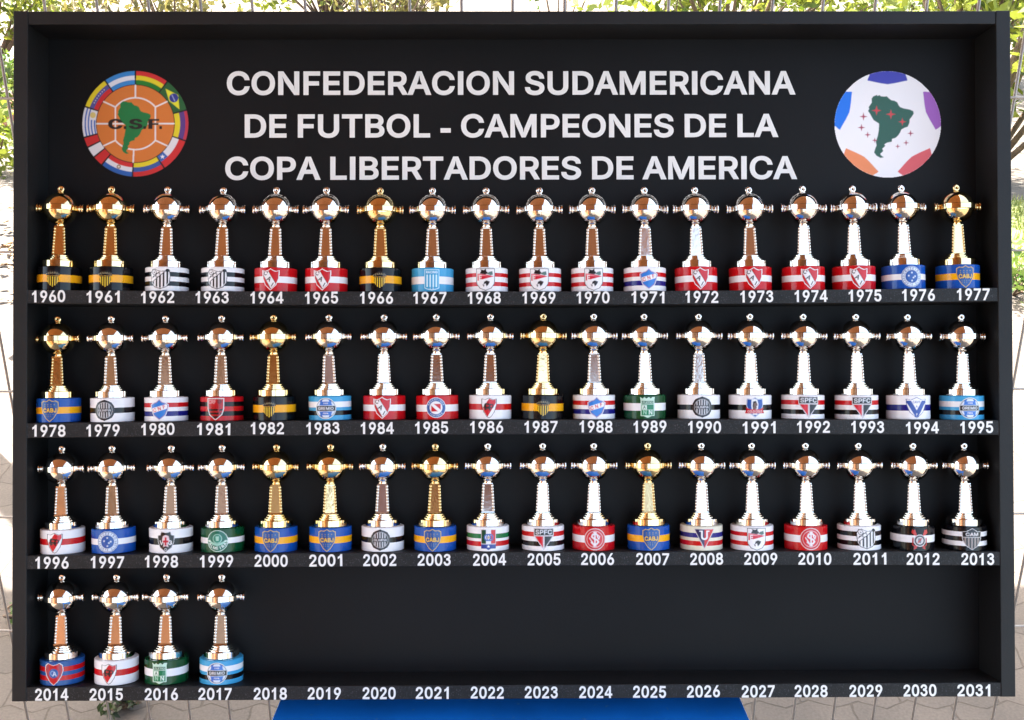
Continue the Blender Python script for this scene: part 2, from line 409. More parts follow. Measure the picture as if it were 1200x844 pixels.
# ------------------------------------------------------------------ printed artwork: vector shapes sampled onto a fine grid of ink colours
class Art:
    def __init__(s, n, ss, aspect=1.0):
        """unit square -1..1 in u and v (v up); aspect = width / height, u is scaled so that circles stay round when aspect=1"""
        s.n, s.ss = n, ss
        g = (np.arange(n * ss) + 0.5) / (n * ss) * 2 - 1
        s.g = g
        s.col = np.zeros((n * ss, n * ss, 3))
        s.al = np.zeros((n * ss, n * ss), bool)
        s.a = aspect
        s.clip = None

    def _win(s, x0, x1, y0, y1):
        N = len(s.g)
        i0 = max(0, int((y0 + 1) / 2 * N) - 1); i1 = min(N, int((y1 + 1) / 2 * N) + 2)
        j0 = max(0, int((x0 + 1) / 2 * N) - 1); j1 = min(N, int((x1 + 1) / 2 * N) + 2)
        if i1 <= i0 or j1 <= j0:
            return None
        X, Y = np.meshgrid(s.g[j0:j1], s.g[i0:i1])
        return slice(i0, i1), slice(j0, j1), X, Y

    def _put(s, w, mask, c):
        if s.clip is not None:
            mask = mask & s.clip[w[0], w[1]]
        if c is None:
            s.al[w[0], w[1]] &= ~mask
            return
        s.col[w[0], w[1]][mask] = lin(c)
        s.al[w[0], w[1]] |= mask

    def inside(s, loops, X, Y):
        m = np.zeros(X.shape, bool)
        for l in loops:
            a = np.asarray(l, float)
            b = np.roll(a, -1, 0)
            for (ax, ay), (bx, by) in zip(a, b):
                if ay == by:
                    continue
                c = (ay <= Y) != (by <= Y)
                m ^= c & (X < ax + (Y - ay) * (bx - ax) / (by - ay))
        return m

    def poly(s, *loops, c):
        P = np.concatenate([np.asarray(l, float) for l in loops])
        w = s._win(P[:, 0].min(), P[:, 0].max(), P[:, 1].min(), P[:, 1].max())
        if w:
            s._put(w, s.inside(loops, w[2], w[3]), c)

    def disc(s, x, y, r, c, r2=0.0, a0=None, a1=None):
        """disc or ring; angles clockwise from the top in degrees"""
        w = s._win(x - r / s.a, x + r / s.a, y - r, y + r)
        if not w:
            return
        dx, dy = (w[2] - x) * s.a, w[3] - y
        d = np.hypot(dx, dy)
        m = (d <= r) & (d >= r2)
        if a0 is not None:
            an = np.degrees(np.arctan2(dx, dy)) % 360
            m &= ((an - a0) % 360) < ((a1 - a0) % 360 or 360)
        s._put(w, m, c)

    def rect(s, x0, x1, y0, y1, c):
        s.poly([(x0, y0), (x1, y0), (x1, y1), (x0, y1)], c=c)

    def line(s, pts, wd, c):
        for (ax, ay), (bx, by) in zip(pts[:-1], pts[1:]):
            dx, dy = (bx - ax) * s.a, by - ay
            L = math.hypot(dx, dy) or 1
            nx, ny = -dy / L * wd / 2 / s.a, dx / L * wd / 2
            s.poly([(ax + nx, ay + ny), (bx + nx, by + ny), (bx - nx, by - ny), (ax - nx, ay - ny)], c=c)
            s.disc(ax, ay, wd / 2, c)
            s.disc(bx, by, wd / 2, c)

    def text(s, t, x, y, h, c, w=None, ang=0, bold=None):
        """centred text; x, y centre; h cap height; w total width (both in v units)"""
        loops, ww = text_loops(t, h, w)
        ca, sa = math.cos(R(ang)), math.sin(R(ang))
        out = []
        for l in loops:
            px, py = l[:, 0] - ww / 2, l[:, 1] - h / 2
            out.append(np.stack([x + (px * ca - py * sa) / s.a, y + px * sa + py * ca], 1))
        s.poly(*out, c=c)

    def arctext(s, t, x, y, r, h, c, amid=0, step=None, flip=False):
        """letters round a circle; amid clockwise degrees from the top"""
        n = len(t)
        st = step or math.degrees(h * 0.95 / r)
        for i, ch in enumerate(t):
            if ch == ' ':
                continue
            an = amid + (i - (n - 1) / 2) * st * (-1 if flip else 1)
            px, py = x + r * math.sin(R(an)) / s.a, y + r * math.cos(R(an))
            s.text(ch, px, py, h, c, ang=(-an + (180 if flip else 0)))

    def star(s, x, y, r, c, n=5, r2=0.4):
        s.poly([(x + (r if k % 2 == 0 else r * r2) * math.sin(math.pi * k / n) / s.a, y + (r if k % 2 == 0 else r * r2) * math.cos(math.pi * k / n)) for k in range(2 * n)], c=c)

    def mask_poly(s, pts):
        X, Y = np.meshgrid(s.g, s.g)
        s.clip = s.inside([pts], X, Y)

    def mask_disc(s, r):
        X, Y = np.meshgrid(s.g, s.g)
        s.clip = np.hypot(X * s.a, Y) <= r

    def grid(s):
        n, ss = s.n, s.ss
        a = s.al.reshape(n, ss, n, ss).sum((1, 3)).astype(float)
        c = (s.col * s.al[..., None]).reshape(n, ss, n, ss, 3).sum((1, 3))
        c /= np.maximum(a, 1)[..., None]
        return c, a / ss / ss


def art_mesh(name, art, m, place):
    """one quad per grid cell that carries ink; place(u, v) -> xyz"""
    c, a = art.grid()
    n = art.n
    keep = a > 0.45
    idx = -np.ones((n + 1, n + 1), int)
    verts, faces, cols = [], [], []
    ii, jj = np.nonzero(keep)
    need = np.zeros((n + 1, n + 1), bool)
    for di in (0, 1):
        for dj in (0, 1):
            need[ii + di, jj + dj] = True
    vi, vj = np.nonzero(need)
    idx[vi, vj] = np.arange(len(vi))
    U, V = vj / n * 2 - 1, vi / n * 2 - 1
    P = place(U, V)
    F = np.stack([idx[ii, jj], idx[ii, jj + 1], idx[ii + 1, jj + 1], idx[ii + 1, jj]], 1)
    me = bpy.data.meshes.new(name)
    me.from_pydata(P.tolist(), [], F.tolist())
    # ink per vertex = mean of the cells round it
    acc = np.zeros((n + 2, n + 2, 3)); wt = np.zeros((n + 2, n + 2))
    cc = np.where(keep[..., None], c, 0)
    for di in (0, 1):
        for dj in (0, 1):
            acc[di:di + n, dj:dj + n] += cc
            wt[di:di + n, dj:dj + n] += keep
    ink = acc[vi, vj] / np.maximum(wt[vi, vj], 1)[:, None]
    at = me.attributes.new("ink", 'FLOAT_COLOR', 'POINT')
    at.data.foreach_set("color", np.concatenate([ink, np.ones((len(ink), 1))], 1).astype(np.float32).ravel())
    me.polygons.foreach_set("use_smooth", [True] * len(F))
    me.materials.append(m)
    me.update()
    return me


# inks (sRGB)
W_ = (236, 234, 236); K_ = (14, 14, 18); RED = (196, 18, 26); BLUE = (20, 78, 165); YEL = (244, 172, 22); GRN = (12, 72, 38)
LBL = (66, 160, 208); NAVY = (28, 28, 120); ROY = (58, 120, 205); GOLDI = (196, 168, 110); DGRN = (16, 90, 62); GREY = (150, 152, 156)


def shield(top=0.92, waist=0.15, notch=0.0, w=0.95, horn=0.0):
    """heater shield outline"""
    p = [(-w, top), (-w * 0.5, top - notch), (0, top + horn), (w * 0.5, top - notch), (w, top)]
    for k in range(0, 11):
        t = k / 10
        p.append((w * (1 - t ** 2.0) ** 0.62 if t < 1 else 0, waist * (1 - t) - 0.97 * t))
    for k in range(9, -1, -1):
        t = k / 10
        p.append((-w * (1 - t ** 2.0) ** 0.62, waist * (1 - t) - 0.97 * t))
    return p


def scale(p, k, k2=None):
    k2 = k2 or k
    return [(x * k, y * k2) for x, y in p]


def c_stripes_yellow_black(A):
    sh = [(-.75, .25), (.75, .25), (.78, -.2), (.55, -.7), (0, -.98), (-.55, -.7), (-.78, -.2)]
    A.poly(sh, c=K_)
    A.mask_poly(sh)
    for k in range(5):
        x = -.62 + k * .31
        A.rect(x - .075, x + .075, -1, .2, (226, 190, 60))
    A.clip = None
    A.poly([(-.95, .3), (-.8, .75), (-.4, .92), (0, .97), (.4, .92), (.8, .75), (.95, .3)], c=K_)
    A.arctext("PENAROL", 0, -.75, 1.38, .22, (150, 140, 110), 0, 10)
    for k in range(-3, 4):
        A.star(k * .2, .30 - abs(k) * .02, .075, (120, 112, 90))


def c_diag_ball(A):
    sh = [(-.95, .55), (-.75, .9), (-.45, .93), (-.2, .78), (.1, .72), (.5, .78), (.85, .85), (.92, .3), (.85, -.4), (.55, -.78), (0, -.97), (-.55, -.78), (-.85, -.4), (-.92, .2)]
    A.poly(sh, c=K_)
    A.poly(scale(sh, .93), c=W_)
    A.mask_poly(scale(sh, .88))
    for k in range(6):
        x = -.72 + k * .32
        A.rect(x, x + .16, -1, .9, K_)
    A.poly([(-1, -.6), (-1, -.2), (.35, 1), (.95, 1), (.6, .78)], c=W_)
    A.poly([(-1, .0), (-1, 1), (.3, 1)], c=W_)
    A.line([(-1, -.52), (.75, .92)], .07, K_)
    A.line([(-1, -.14), (.35, .98)], .06, K_)
    A.text("S", -.35, .22, .26, K_, ang=40)
    A.text("F", -.02, .48, .24, K_, ang=40)
    A.text("C", .3, .74, .24, K_, ang=40)
    A.disc(-.55, .6, .24, K_); A.disc(-.55, .6, .18, W_); A.star(-.55, .6, .12, K_)
    A.clip = None
    A.disc(.66, .78, .17, K_)


def c_red_sash(A):
    sh = [(-.95, .82), (-.55, .74), (-.25, .84), (0, .98), (.25, .84), (.55, .74), (.95, .82), (.9, .1), (.6, -.5), (0, -.98), (-.6, -.5), (-.9, .1)]
    A.poly(sh, c=W_)
    A.poly(scale(sh, .9, .92), c=(170, 14, 26))
    A.mask_poly(scale(sh, .84, .87))
    A.poly(scale(sh, .84, .87), c=(198, 24, 34))
    A.poly([(-1.1, .85), (-.4, .98), (.82, -.75), (.14, -.98)], c=W_)
    A.line([(-1.1, .85), (.14, -.98)], .04, (90, 20, 26))
    A.line([(-.4, .98), (.82, -.75)], .04, (90, 20, 26))
    A.text("C", -.52, .56, .40, K_, ang=-30); A.text("A", -.15, .04, .42, K_, ang=-30); A.text("I", .2, -.46, .40, K_, ang=-30)


def c_sky_stripes(A):
    A.poly([(-.82, .95), (.82, .95), (.82, -.75), (.5, -.88), (0, -.97), (-.5, -.88), (-.82, -.75)], c=(190, 225, 240))
    A.poly([(-.74, .88), (.74, .88), (.74, -.7), (.5, -.8), (0, -.88), (-.5, -.8), (-.74, -.7)], c=(52, 158, 208))
    for k in range(4):
        x = -.58 + k * .33
        A.rect(x, x + .16, -.66, .46, (206, 234, 244))
    A.text("RACING", 0, .68, .22, (225, 240, 246), w=1.05)
    A.text("C", -.15, -.77, .12, W_); A.text("B", .15, -.77, .12, W_)


def c_pennant(A):
    sh = [(-.92, .93), (.92, .93), (.92, .0), (.86, -.4), (.55, -.78), (0, -.97), (-.55, -.78), (-.86, -.4), (-.92, 0)]
    A.poly(sh, c=(48, 60, 66))
    A.poly(scale(sh, .93, .95), c=W_)
    A.poly([(-.78, .5), (-.78, -.12), (.1, .08), (.85, .26), (.1, .4)], c=(206, 28, 52))
    A.poly([(-.72, .46), (-.72, .3), (.35, .27)], c=(236, 150, 160))
    A.text("E", -.5, .14, .4, W_)
    A.poly([(-.55, .5), (-.4, .72), (-.5, .86), (-.15, .78), (.05, .9), (.08, .7), (.3, .5), (0, .42), (-.3, .46)], c=(30, 24, 26))
    A.poly([(.2, .44), (.3, .62), (.66, .7), (.72, .4), (.5, .34)], c=(76, 108, 98))
    A.poly([(-.12, -.2), (.1, -.1), (.42, -.2), (.3, -.42), (.1, -.62), (0, -.36), (-.2, -.46)], c=(34, 26, 28))
    A.poly([(-.3, -.42), (-.1, -.5), (-.16, -.66)], c=(44, 34, 36))


def c_blue_band(A):
    sh = [(-.92, .45), (-.6, .62), (-.3, .7), (0, .96), (.3, .7), (.6, .62), (.92, .45), (.86, 0), (.62, -.55), (0, -.98), (-.62, -.55), (-.86, 0)]
    A.poly(sh, c=(205, 215, 235))
    A.poly(scale(sh, .9, .92), c=(150, 50, 90))
    A.poly(scale(sh, .84, .87), c=(48, 122, 205))
    A.mask_poly(scale(sh, .84, .87))
    A.poly([(-1, -.42), (-1, .02), (1, .58), (1, .14)], c=W_)
    for k, ch in enumerate("CNF"):
        A.text(ch, -.46 + k * .46, -.06 + k * .15, .34, (206, 28, 44), ang=14)


def c_blue_stars(A):
    A.disc(0, 0, .97, (205, 216, 232)); A.disc(0, 0, .93, (26, 66, 132)); A.disc(0, 0, .88, (210, 220, 235)); A.disc(0, 0, .60, (26, 66, 132)); A.disc(0, 0, .56, (40, 86, 160))
    A.arctext("CRUZEIRO", 0, 0, .74, .20, (26, 60, 120), 0, 19)
    A.arctext("ESPORTE CLUBE", 0, 0, .74, .17, (26, 60, 120), 180, 15.5, flip=True)
    for x, y in ((0, .36), (.3, .02), (-.3, .08), (0, -.38), (.14, -.1)):
        A.star(x, y, .12, (225, 232, 240))


def c_gold_letters(A):
    sh = [(-.9, .72), (-.62, .84), (-.3, .8), (0, .95), (.3, .8), (.62, .84), (.9, .72), (.92, .3), (.78, -.2), (.4, -.7), (0, -.98), (-.4, -.7), (-.78, -.2), (-.92, .3)]
    A.poly(sh, c=GOLDI)
    A.poly(scale(sh, .92, .93), c=(40, 70, 120))
    A.poly(scale(sh, .88, .9), c=(34, 82, 150))
    A.mask_poly(scale(sh, .86, .88))
    A.rect(-1, 1, -.2, .24, (40, 66, 116))
    A.text("CABJ", 0, .02, .36, (240, 190, 50), w=1.14)
    A.clip = None
    for k in range(7):
        A.star(-.5 + (k % 4) * .33, .5 - (k // 4) * .16, .06, (170, 150, 80))
        A.star(-.36 + (k % 4) * .24, -.34 - (k // 4) * .16, .05, (150, 140, 90))


def c_octagon(A):
    oc = [(.97 * math.sin(R(22.5 * k)), (.97 if k % 2 == 0 else .91) * math.cos(R(22.5 * k))) for k in range(16)]
    A.poly(oc, c=K_)
    A.poly(scale(oc, .93), c=(70, 68, 72))
    A.poly(scale(oc, .89), c=(24, 24, 28))
    A.disc(0, 0, .74, (190, 190, 194)); A.disc(0, 0, .70, (20, 20, 24))
    A.mask_disc(.69)
    for k in range(5):
        x = -.55 + k * .235
        A.rect(x, x + .115, -.8, .8, (196, 196, 200))
    A.rect(-.9, .9, -.17, .17, (20, 20, 24))
    A.text("OLIMPIA", 0, 0, .2, (206, 206, 210), w=1.22)
    A.clip = None


def c_mono_shield(A):
    sh = [(-.92, .93), (.92, .93), (.9, .0), (.7, -.5), (0, -.98), (-.7, -.5), (-.9, 0)]
    A.poly(sh, c=(216, 214, 214))
    A.poly(scale(sh, .88, .92), c=(176, 20, 28))
    A.mask_poly(scale(sh, .88, .92))
    for k in range(4):
        A.rect(-1, 1, -.16 - k * .3, 0 - k * .3, (22, 16, 16))
    A.poly([(-1, 1), (.0, 1), (.0, .3), (-1, .3)], c=(188, 24, 34))
    A.text("CRF", -.36, .62, .34, (216, 160, 160), w=.66)
    A.line([(.2, .66), (.5, .2), (.3, -.1), (.5, -.5)], .12, (150, 40, 46))
    A.disc(.42, .64, .2, (120, 30, 36))


def c_ball_label(A):
    A.disc(0, 0, .97, (214, 220, 226)); A.disc(0, 0, .9, K_); A.disc(0, 0, .86, (56, 112, 196))
    A.mask_disc(.86)
    for s_ in (-1, 1):
        A.disc(s_ * .95, .55, .42, (210, 220, 234)); A.disc(s_ * .95, -.55, .42, (210, 220, 234))
        A.poly([(-.34, s_ * .62), (.34, s_ * .62), (.22, s_ * .92), (-.22, s_ * .92)], c=(210, 220, 234))
    A.text("1903", 0, .46, .14, W_); A.text("FBPA", 0, -.46, .15, W_)
    A.clip = None
    A.rect(-.92, .92, -.28, .28, (206, 212, 220)); A.rect(-.9, .9, -.23, .23, K_)
    A.text("GREMIO", 0, 0, .28, (216, 218, 222), w=1.45)


def c_ring_flag(A):
    A.disc(0, 0, .97, W_); A.disc(0, 0, .92, (38, 84, 150)); A.disc(0, 0, .62, W_)
    A.arctext("ARGENTINOS", 0, 0, .77, .16, (210, 220, 234), 0, 15)
    A.arctext("JUNIORS", 0, 0, .77, .16, (210, 220, 234), 180, 15, flip=True)
    A.rect(-.46, .46, -.36, .36, (198, 26, 40))
    A.poly([(-.46, .36), (-.2, .36), (.46, -.22), (.46, -.36), (.2, -.36), (-.46, .22)], c=W_)


def c_sash_shield(A):
    sh = [(-.95, .82), (-.5, .74), (0, .9), (.5, .74), (.95, .82), (.98, .3), (.7, -.4), (.3, -.85), (0, -.98), (-.3, -.85), (-.7, -.4), (-.98, .3)]
    A.poly(sh, c=(70, 66, 70))
    A.poly(scale(sh, .92, .95), c=W_)
    A.mask_poly(scale(sh, .88, .92))
    A.poly([(-1, -.8), (-1, -.25), (.2, 1), (1, 1), (1, .6), (-.3, -1)], c=(198, 30, 42))
    A.clip = None
    A.text("R", -.14, .06, .62, (34, 32, 36), w=.58); A.text("C", -.36, .1, .6, (60, 58, 62), w=.42); A.text("P", .3, .02, .6, (34, 32, 36), w=.42)


def c_green_block(A):
    A.rect(-.86, .86, -.8, .62, (190, 222, 202))
    A.poly([(-.86, .62), (-.95, .95), (-.6, .8), (-.4, .95), (-.15, .8), (.15, .95), (.4, .8), (.6, .95), (.95, .95), (.86, .62)], c=(190, 222, 202))
    A.poly([(-.5, -.8), (0, -.98), (.5, -.8)], c=(190, 222, 202))
    A.rect(-.76, .76, .32, .58, DGRN); A.text("ATLETICO", 0, .45, .14, (200, 226, 210), w=1.3)
    A.rect(-.76, .76, -.74, .26, (22, 120, 78))
    A.poly([(-.7, .2), (-.1, .2), (-.1, -.2), (-.7, -.2)], c=(214, 232, 220)); A.text("A", -.4, 0, .3, DGRN)
    A.text("N", .36, -.46, .42, (214, 232, 220)); A.text("N", -.36, -.46, .4, (150, 200, 170))
    A.line([(-.7, -.24), (.7, -.24)], .05, (190, 222, 202))


def c_profile(A):
    A.poly([(-.82, .86), (-.3, .8), (0, .97), (.3, .8), (.82, .86), (.86, .2), (.6, -.5), (0, -.98), (-.6, -.5), (-.86, .2)], c=(196, 202, 214))
    A.poly([(-.74, .77), (-.3, .72), (0, .87), (.3, .72), (.74, .77), (.78, .2), (.54, -.44), (0, -.87), (-.54, -.44), (-.78, .2)], c=(30, 78, 160))
    A.poly([(-.34, .72), (-.05, .8), (.22, .74), (.34, .3), (.22, -.7), (-.22, -.7), (-.36, .1)], c=(226, 226, 230))
    A.poly([(-.2, .55), (.08, .62), (.2, .4), (.26, .2), (.14, .12), (.18, -.1), (.05, -.14), (.16, -.3), (-.2, -.3), (-.24, .1)], c=(104, 76, 62))
    A.poly([(-.2, .55), (.08, .62), (.16, .48), (-.1, .4), (-.14, .0), (-.24, .1)], c=(26, 22, 24))
    A.poly([(-.98, -.56), (.98, -.56), (.84, -.2), (.92, 0), (.45, -.18), (-.45, -.18), (-.92, 0), (-.84, -.2)], c=(186, 26, 44))
    A.text("COLO COLO", 0, -.38, .22, (236, 206, 206), w=1.4)


def c_triangle(A):
    A.rect(-.96, .96, .28, .96, (206, 200, 204)); A.rect(-.9, .9, .34, .9, K_)
    A.text("SPFC", 0, .62, .4, (216, 218, 222), w=1.5)
    A.poly([(-.96, .3), (.96, .3), (0, -.98)], c=(206, 200, 204))
    A.poly([(-.84, .25), (-.07, .25), (-.07, -.76)], c=(206, 22, 40))
    A.poly([(.84, .25), (.07, .25), (.07, -.76)], c=K_)


def c_v_shield(A):
    sh = [(-.96, .8), (-.5, .72), (0, .94), (.5, .72), (.96, .8), (.9, .2), (.62, -.45), (0, -.98), (-.62, -.45), (-.9, .2)]
    A.poly(sh, c=(60, 80, 140))
    A.poly(scale(sh, .93, .95), c=W_)
    A.mask_poly(scale(sh, .93, .95))
    A.poly([(-.98, .62), (-.5, .62), (0, -.25), (.5, .62), (.98, .62), (.12, -.85), (-.12, -.85)], c=(48, 78, 156))
    A.text("CAVS", 0, .5, .22, (70, 90, 150), w=.72); A.text("A", 0, .1, .2, (70, 90, 150))
    A.clip = None
    A.text("F", .02, -.62, .2, W_)


def c_cross(A):
    sh = [(-.92, .55), (-.6, .62), (-.5, .93), (0, .82), (.5, .93), (.6, .62), (.92, .55), (.88, .0), (.62, -.55), (0, -.98), (-.62, -.55), (-.88, 0)]
    A.poly(sh, c=(196, 196, 200)); A.poly(scale(sh, .93, .95), c=K_)
    A.mask_poly(scale(sh, .93, .95))
    A.poly([(-1, .52), (-1, .2), (.55, -1), (.9, -.6), (-.7, .75)], c=(40, 36, 40))
    A.text("V", -.45, -.1, .4, W_); A.text("G", .45, -.1, .4, W_)
    A.poly([(-.3, .5), (0, .62), (.3, .5), (.4, .1), (.2, -.2), (.3, -.5), (0, -.4), (-.3, -.5), (-.2, -.2), (-.4, .1)], c=(224, 200, 204))
    A.poly([(-.1, .4), (.1, .4), (.08, .12), (.3, .1), (.3, -.08), (.08, -.08), (.1, -.34), (-.1, -.34), (-.08, -.08), (-.3, -.08), (-.3, .1), (-.08, .12)], c=(190, 30, 50))
    A.clip = None
    A.disc(0, -.72, .12, (210, 210, 214)); A.disc(0, -.72, .07, K_)


def c_green_ring(A):
    A.disc(0, 0, .97, (200, 222, 210)); A.disc(0, 0, .91, (20, 104, 82))
    A.disc(0, .2, .42, (160, 206, 190)); A.disc(0, .2, .36, (40, 130, 108))
    A.poly([(-.16, .42), (.16, .42), (.12, 0), (-.12, 0)], c=(160, 206, 190))
    A.poly([(-.8, .1), (-.45, -.1), (0, -.26), (.45, -.1), (.8, .1), (.74, -.1), (.4, -.34), (0, -.46), (-.4, -.34), (-.74, -.1)], c=(150, 200, 182))
    A.arctext("PALMEIRAS", 0, .15, .80, .27, (222, 234, 228), 180, 19, flip=True)


def c_tricolor(A):
    A.rect(-.92, .92, -.45, .92, (226, 226, 230))
    A.rect(-.86, -.3, -.4, .88, (16, 70, 48)); A.rect(.3, .86, -.4, .88, (196, 24, 34))
    A.disc(-.12, .18, .34, (60, 100, 170)); A.disc(-.12, .18, .22, (226, 226, 230)); A.disc(.16, .18, .34, (60, 100, 170), .24)
    A.disc(0, .18, .12, (190, 160, 120))
    A.rect(-.92, .92, -.84, -.45, (40, 62, 140)); A.poly([(-.3, -.84), (0, -.97), (.3, -.84)], c=(40, 62, 140))
    A.star(0, -.64, .16, W_)


def c_knot(A):
    A.disc(0, 0, .97, (216, 196, 196)); A.disc(0, 0, .9, (196, 34, 46)); A.disc(0, 0, .74, (224, 190, 192)); A.disc(0, 0, .69, (204, 40, 52))
    A.line([(.3, .3), (.1, .46), (-.2, .42), (-.3, .22), (-.1, .06), (.2, -.06), (.32, -.24), (.16, -.42), (-.14, -.44), (-.32, -.28)], .14, (226, 222, 224))
    A.line([(0, .6), (0, -.6)], .13, (226, 222, 224))
    A.line([(-.5, .1), (-.36, -.1), (-.2, -.3)], .09, (226, 222, 224)); A.line([(.44, .26), (.36, .0), (.2, .24)], .09, (226, 222, 224))
    A.rect(-.16, .16, .54, .64, (226, 222, 224)); A.rect(-.16, .16, -.64, -.54, (226, 222, 224))


def c_u_triangle(A):
    A.poly([(-.98, .93), (.98, .93), (0, -.98)], c=(216, 212, 210))
    A.poly([(-.88, .87), (0, .87), (0, -.84)], c=(42, 42, 84)); A.poly([(.88, .87), (0, .87), (0, -.84)], c=(198, 30, 34))
    A.text("U", 0, .34, .84, W_, w=.62)
    A.rect(-.46, -.16, .66, .76, W_); A.rect(.16, .46, .66, .76, W_)


def c_oars(A):
    for s_ in (-1, 1):
        A.line([(s_ * .15, -.3), (s_ * .62, .8)], .14, (196, 44, 40))
        A.poly([(s_ * .4, .5), (s_ * .85, .92), (s_ * .98, .6), (s_ * .6, .34)], c=(196, 44, 40))
        A.line([(s_ * .3, -.5), (s_ * .6, -.85)], .16, (196, 44, 40))
        A.line([(s_ * .78, .1), (s_ * .82, -.5), (s_ * .4, -.78)], .12, (170, 36, 36))
    A.disc(0, -.12, .56, (206, 202, 204)); A.disc(0, -.12, .48, (60, 56, 60)); A.disc(0, -.12, .34, (204, 200, 202))
    A.poly([(-.2, .1), (.2, .1), (.12, -.36), (-.24, -.3)], c=(110, 104, 110)); A.line([(-.22, -.3), (.22, .08)], .08, (196, 44, 40))


def c_black_stripes(A):
    sh = [(-.95, .66), (-.5, .7), (0, .97), (.5, .7), (.95, .66), (.88, -.1), (.55, -.62), (0, -.98), (-.55, -.62), (-.88, -.1)]
    A.poly(sh, c=(200, 196, 196)); A.poly(scale(sh, .92, .94), c=K_)
    A.mask_poly(scale(sh, .9, .92))
    for k in range(5):
        x = -.68 + k * .3
        A.rect(x - .02, x + .14, -1, .14, (150, 138, 132))
    A.rect(-1, 1, .12, .18, (200, 196, 196))
    A.text("CAM", 0, .42, .3, (216, 212, 212), w=1.1)


def c_crow_badge(A):
    sh = [(-.9, .72), (-.6, .92), (-.25, .8), (0, .74), (.25, .8), (.6, .92), (.9, .72), (.96, .3), (.78, -.2), (.4, -.7), (0, -.98), (-.4, -.7), (-.78, -.2), (-.96, .3)]
    A.poly(sh, c=(214, 214, 222)); A.poly(scale(sh, .92, .94), c=(190, 16, 34))
    A.mask_poly(scale(sh, .92, .94))
    A.rect(-.72, -.5, -1, 1, (150, 24, 60)); A.rect(.52, .72, -1, 1, (150, 24, 60))
    A.clip = None
    A.disc(0, .04, .4, (40, 92, 160)); A.text("C", -.12, .06, .42, (120, 160, 210)); A.text("A", .1, .0, .4, (206, 216, 232))


# club look: stripes (colour, share) top to bottom; crest painter, crest width and height in mm; how the label words it
TEAMS = {
    'A': ([(K_, .34), (YEL, .32), (K_, .34)], c_stripes_yellow_black, 17, 20.5, "black drum with yellow band"),
    'B': ([(W_, .2), (K_, .2), (W_, .2), (K_, .2), (W_, .2)], c_diag_ball, 26, 25, "black and white banded drum"),
    'C': ([(RED, .37), (W_, .27), (RED, .36)], c_red_sash, 22.5, 26.5, "red drum with white band"),
    'D': ([(LBL, .36), (W_, .32), (LBL, .32)], c_sky_stripes, 22, 26, "sky blue drum with white band"),
    'E': ([(W_, .22), (RED, .17), (W_, .22), (RED, .18), (W_, .21)], c_pennant, 25, 27.5, "white drum with two red bands"),
    'F': ([(W_, .22), (RED, .19), (W_, .17), (NAVY, .21), (W_, .21)], c_blue_band, 24, 26, "white drum with red and navy bands"),
    'G': ([(BLUE, .38), (W_, .25), (BLUE, .37)], c_blue_stars, 25.5, 25.5, "blue drum with white band"),
    'H': ([(BLUE, .36), (YEL, .28), (BLUE, .36)], c_gold_letters, 23, 27.5, "blue drum with yellow band"),
    'I': ([(W_, .40), (K_, .23), (W_, .37)], c_octagon, 25, 25.5, "white drum with black band"),
    'J': ([(RED, .2), (K_, .2), (RED, .2), (K_, .2), (RED, .2)], c_mono_shield, 22.5, 27.5, "red and black banded drum"),
    'K': ([(LBL, .22), (W_, .24), (LBL, .14), (K_, .2), (LBL, .2)], c_ball_label, 25.5, 25.5, "striped sky blue drum"),
    'L': ([(RED, .38), (W_, .29), (RED, .33)], c_ring_flag, 24.5, 24.5, "red drum with white band and blue badge"),
    'M': ([(W_, .35), (RED, .26), (W_, .39)], c_sash_shield, 19, 25.5, "white drum with one red band"),
    'N': ([(GRN, .33), (W_, .32), (GRN, .35)], c_green_block, 19, 25.5, "green drum with white band and square badge"),
    'O': ([(W_, .39), (K_, .24), (W_, .37)], c_profile, 24, 25, "white drum with black band and blue badge"),
    'P': ([(W_, .2), (RED, .2), (W_, .2), (K_, .2), (W_, .2)], c_triangle, 25, 26.5, "white drum with red and black bands"),
    'Q': ([(W_, .38), (NAVY, .26), (W_, .36)], c_v_shield, 26, 26, "white drum with one navy band"),
    'R': ([(W_, .37), (K_, .28), (W_, .35)], c_cross, 22, 25.5, "white drum with black band and black shield"),
    'S': ([(GRN, .38), (W_, .24), (GRN, .38)], c_green_ring, 26, 26, "green drum with white band and round badge"),
    'T': ([(W_, .27), ((18, 110, 62), .2), (W_, .12), (RED, .21), (W_, .2)], c_tricolor, 19.5, 25.5, "white drum with green and red bands"),
    'U': ([(RED, .36), (W_, .3), (RED, .34)], c_knot, 25.5, 26.5, "red drum with white band and round badge"),
    'V': ([((228, 222, 200), .26), (NAVY, .2), ((228, 222, 200), .14), (RED, .2), ((228, 222, 200), .2)], c_u_triangle, 26, 25.5, "cream drum with navy and red bands"),
    'X': ([(K_, .34), (W_, .31), (K_, .35)], c_oars, 20, 25.5, "black drum with white band"),
    'Y': ([(K_, .2), (W_, .2), (K_, .2), (W_, .2), (K_, .2)], c_black_stripes, 25, 26.5, "black drum with two white bands"),
    'Z': ([((36, 84, 150), .22), (RED, .2), ((36, 84, 150), .17), (RED, .2), ((36, 84, 150), .21)], c_crow_badge, 23.5, 27.5, "blue drum with two red bands"),
}
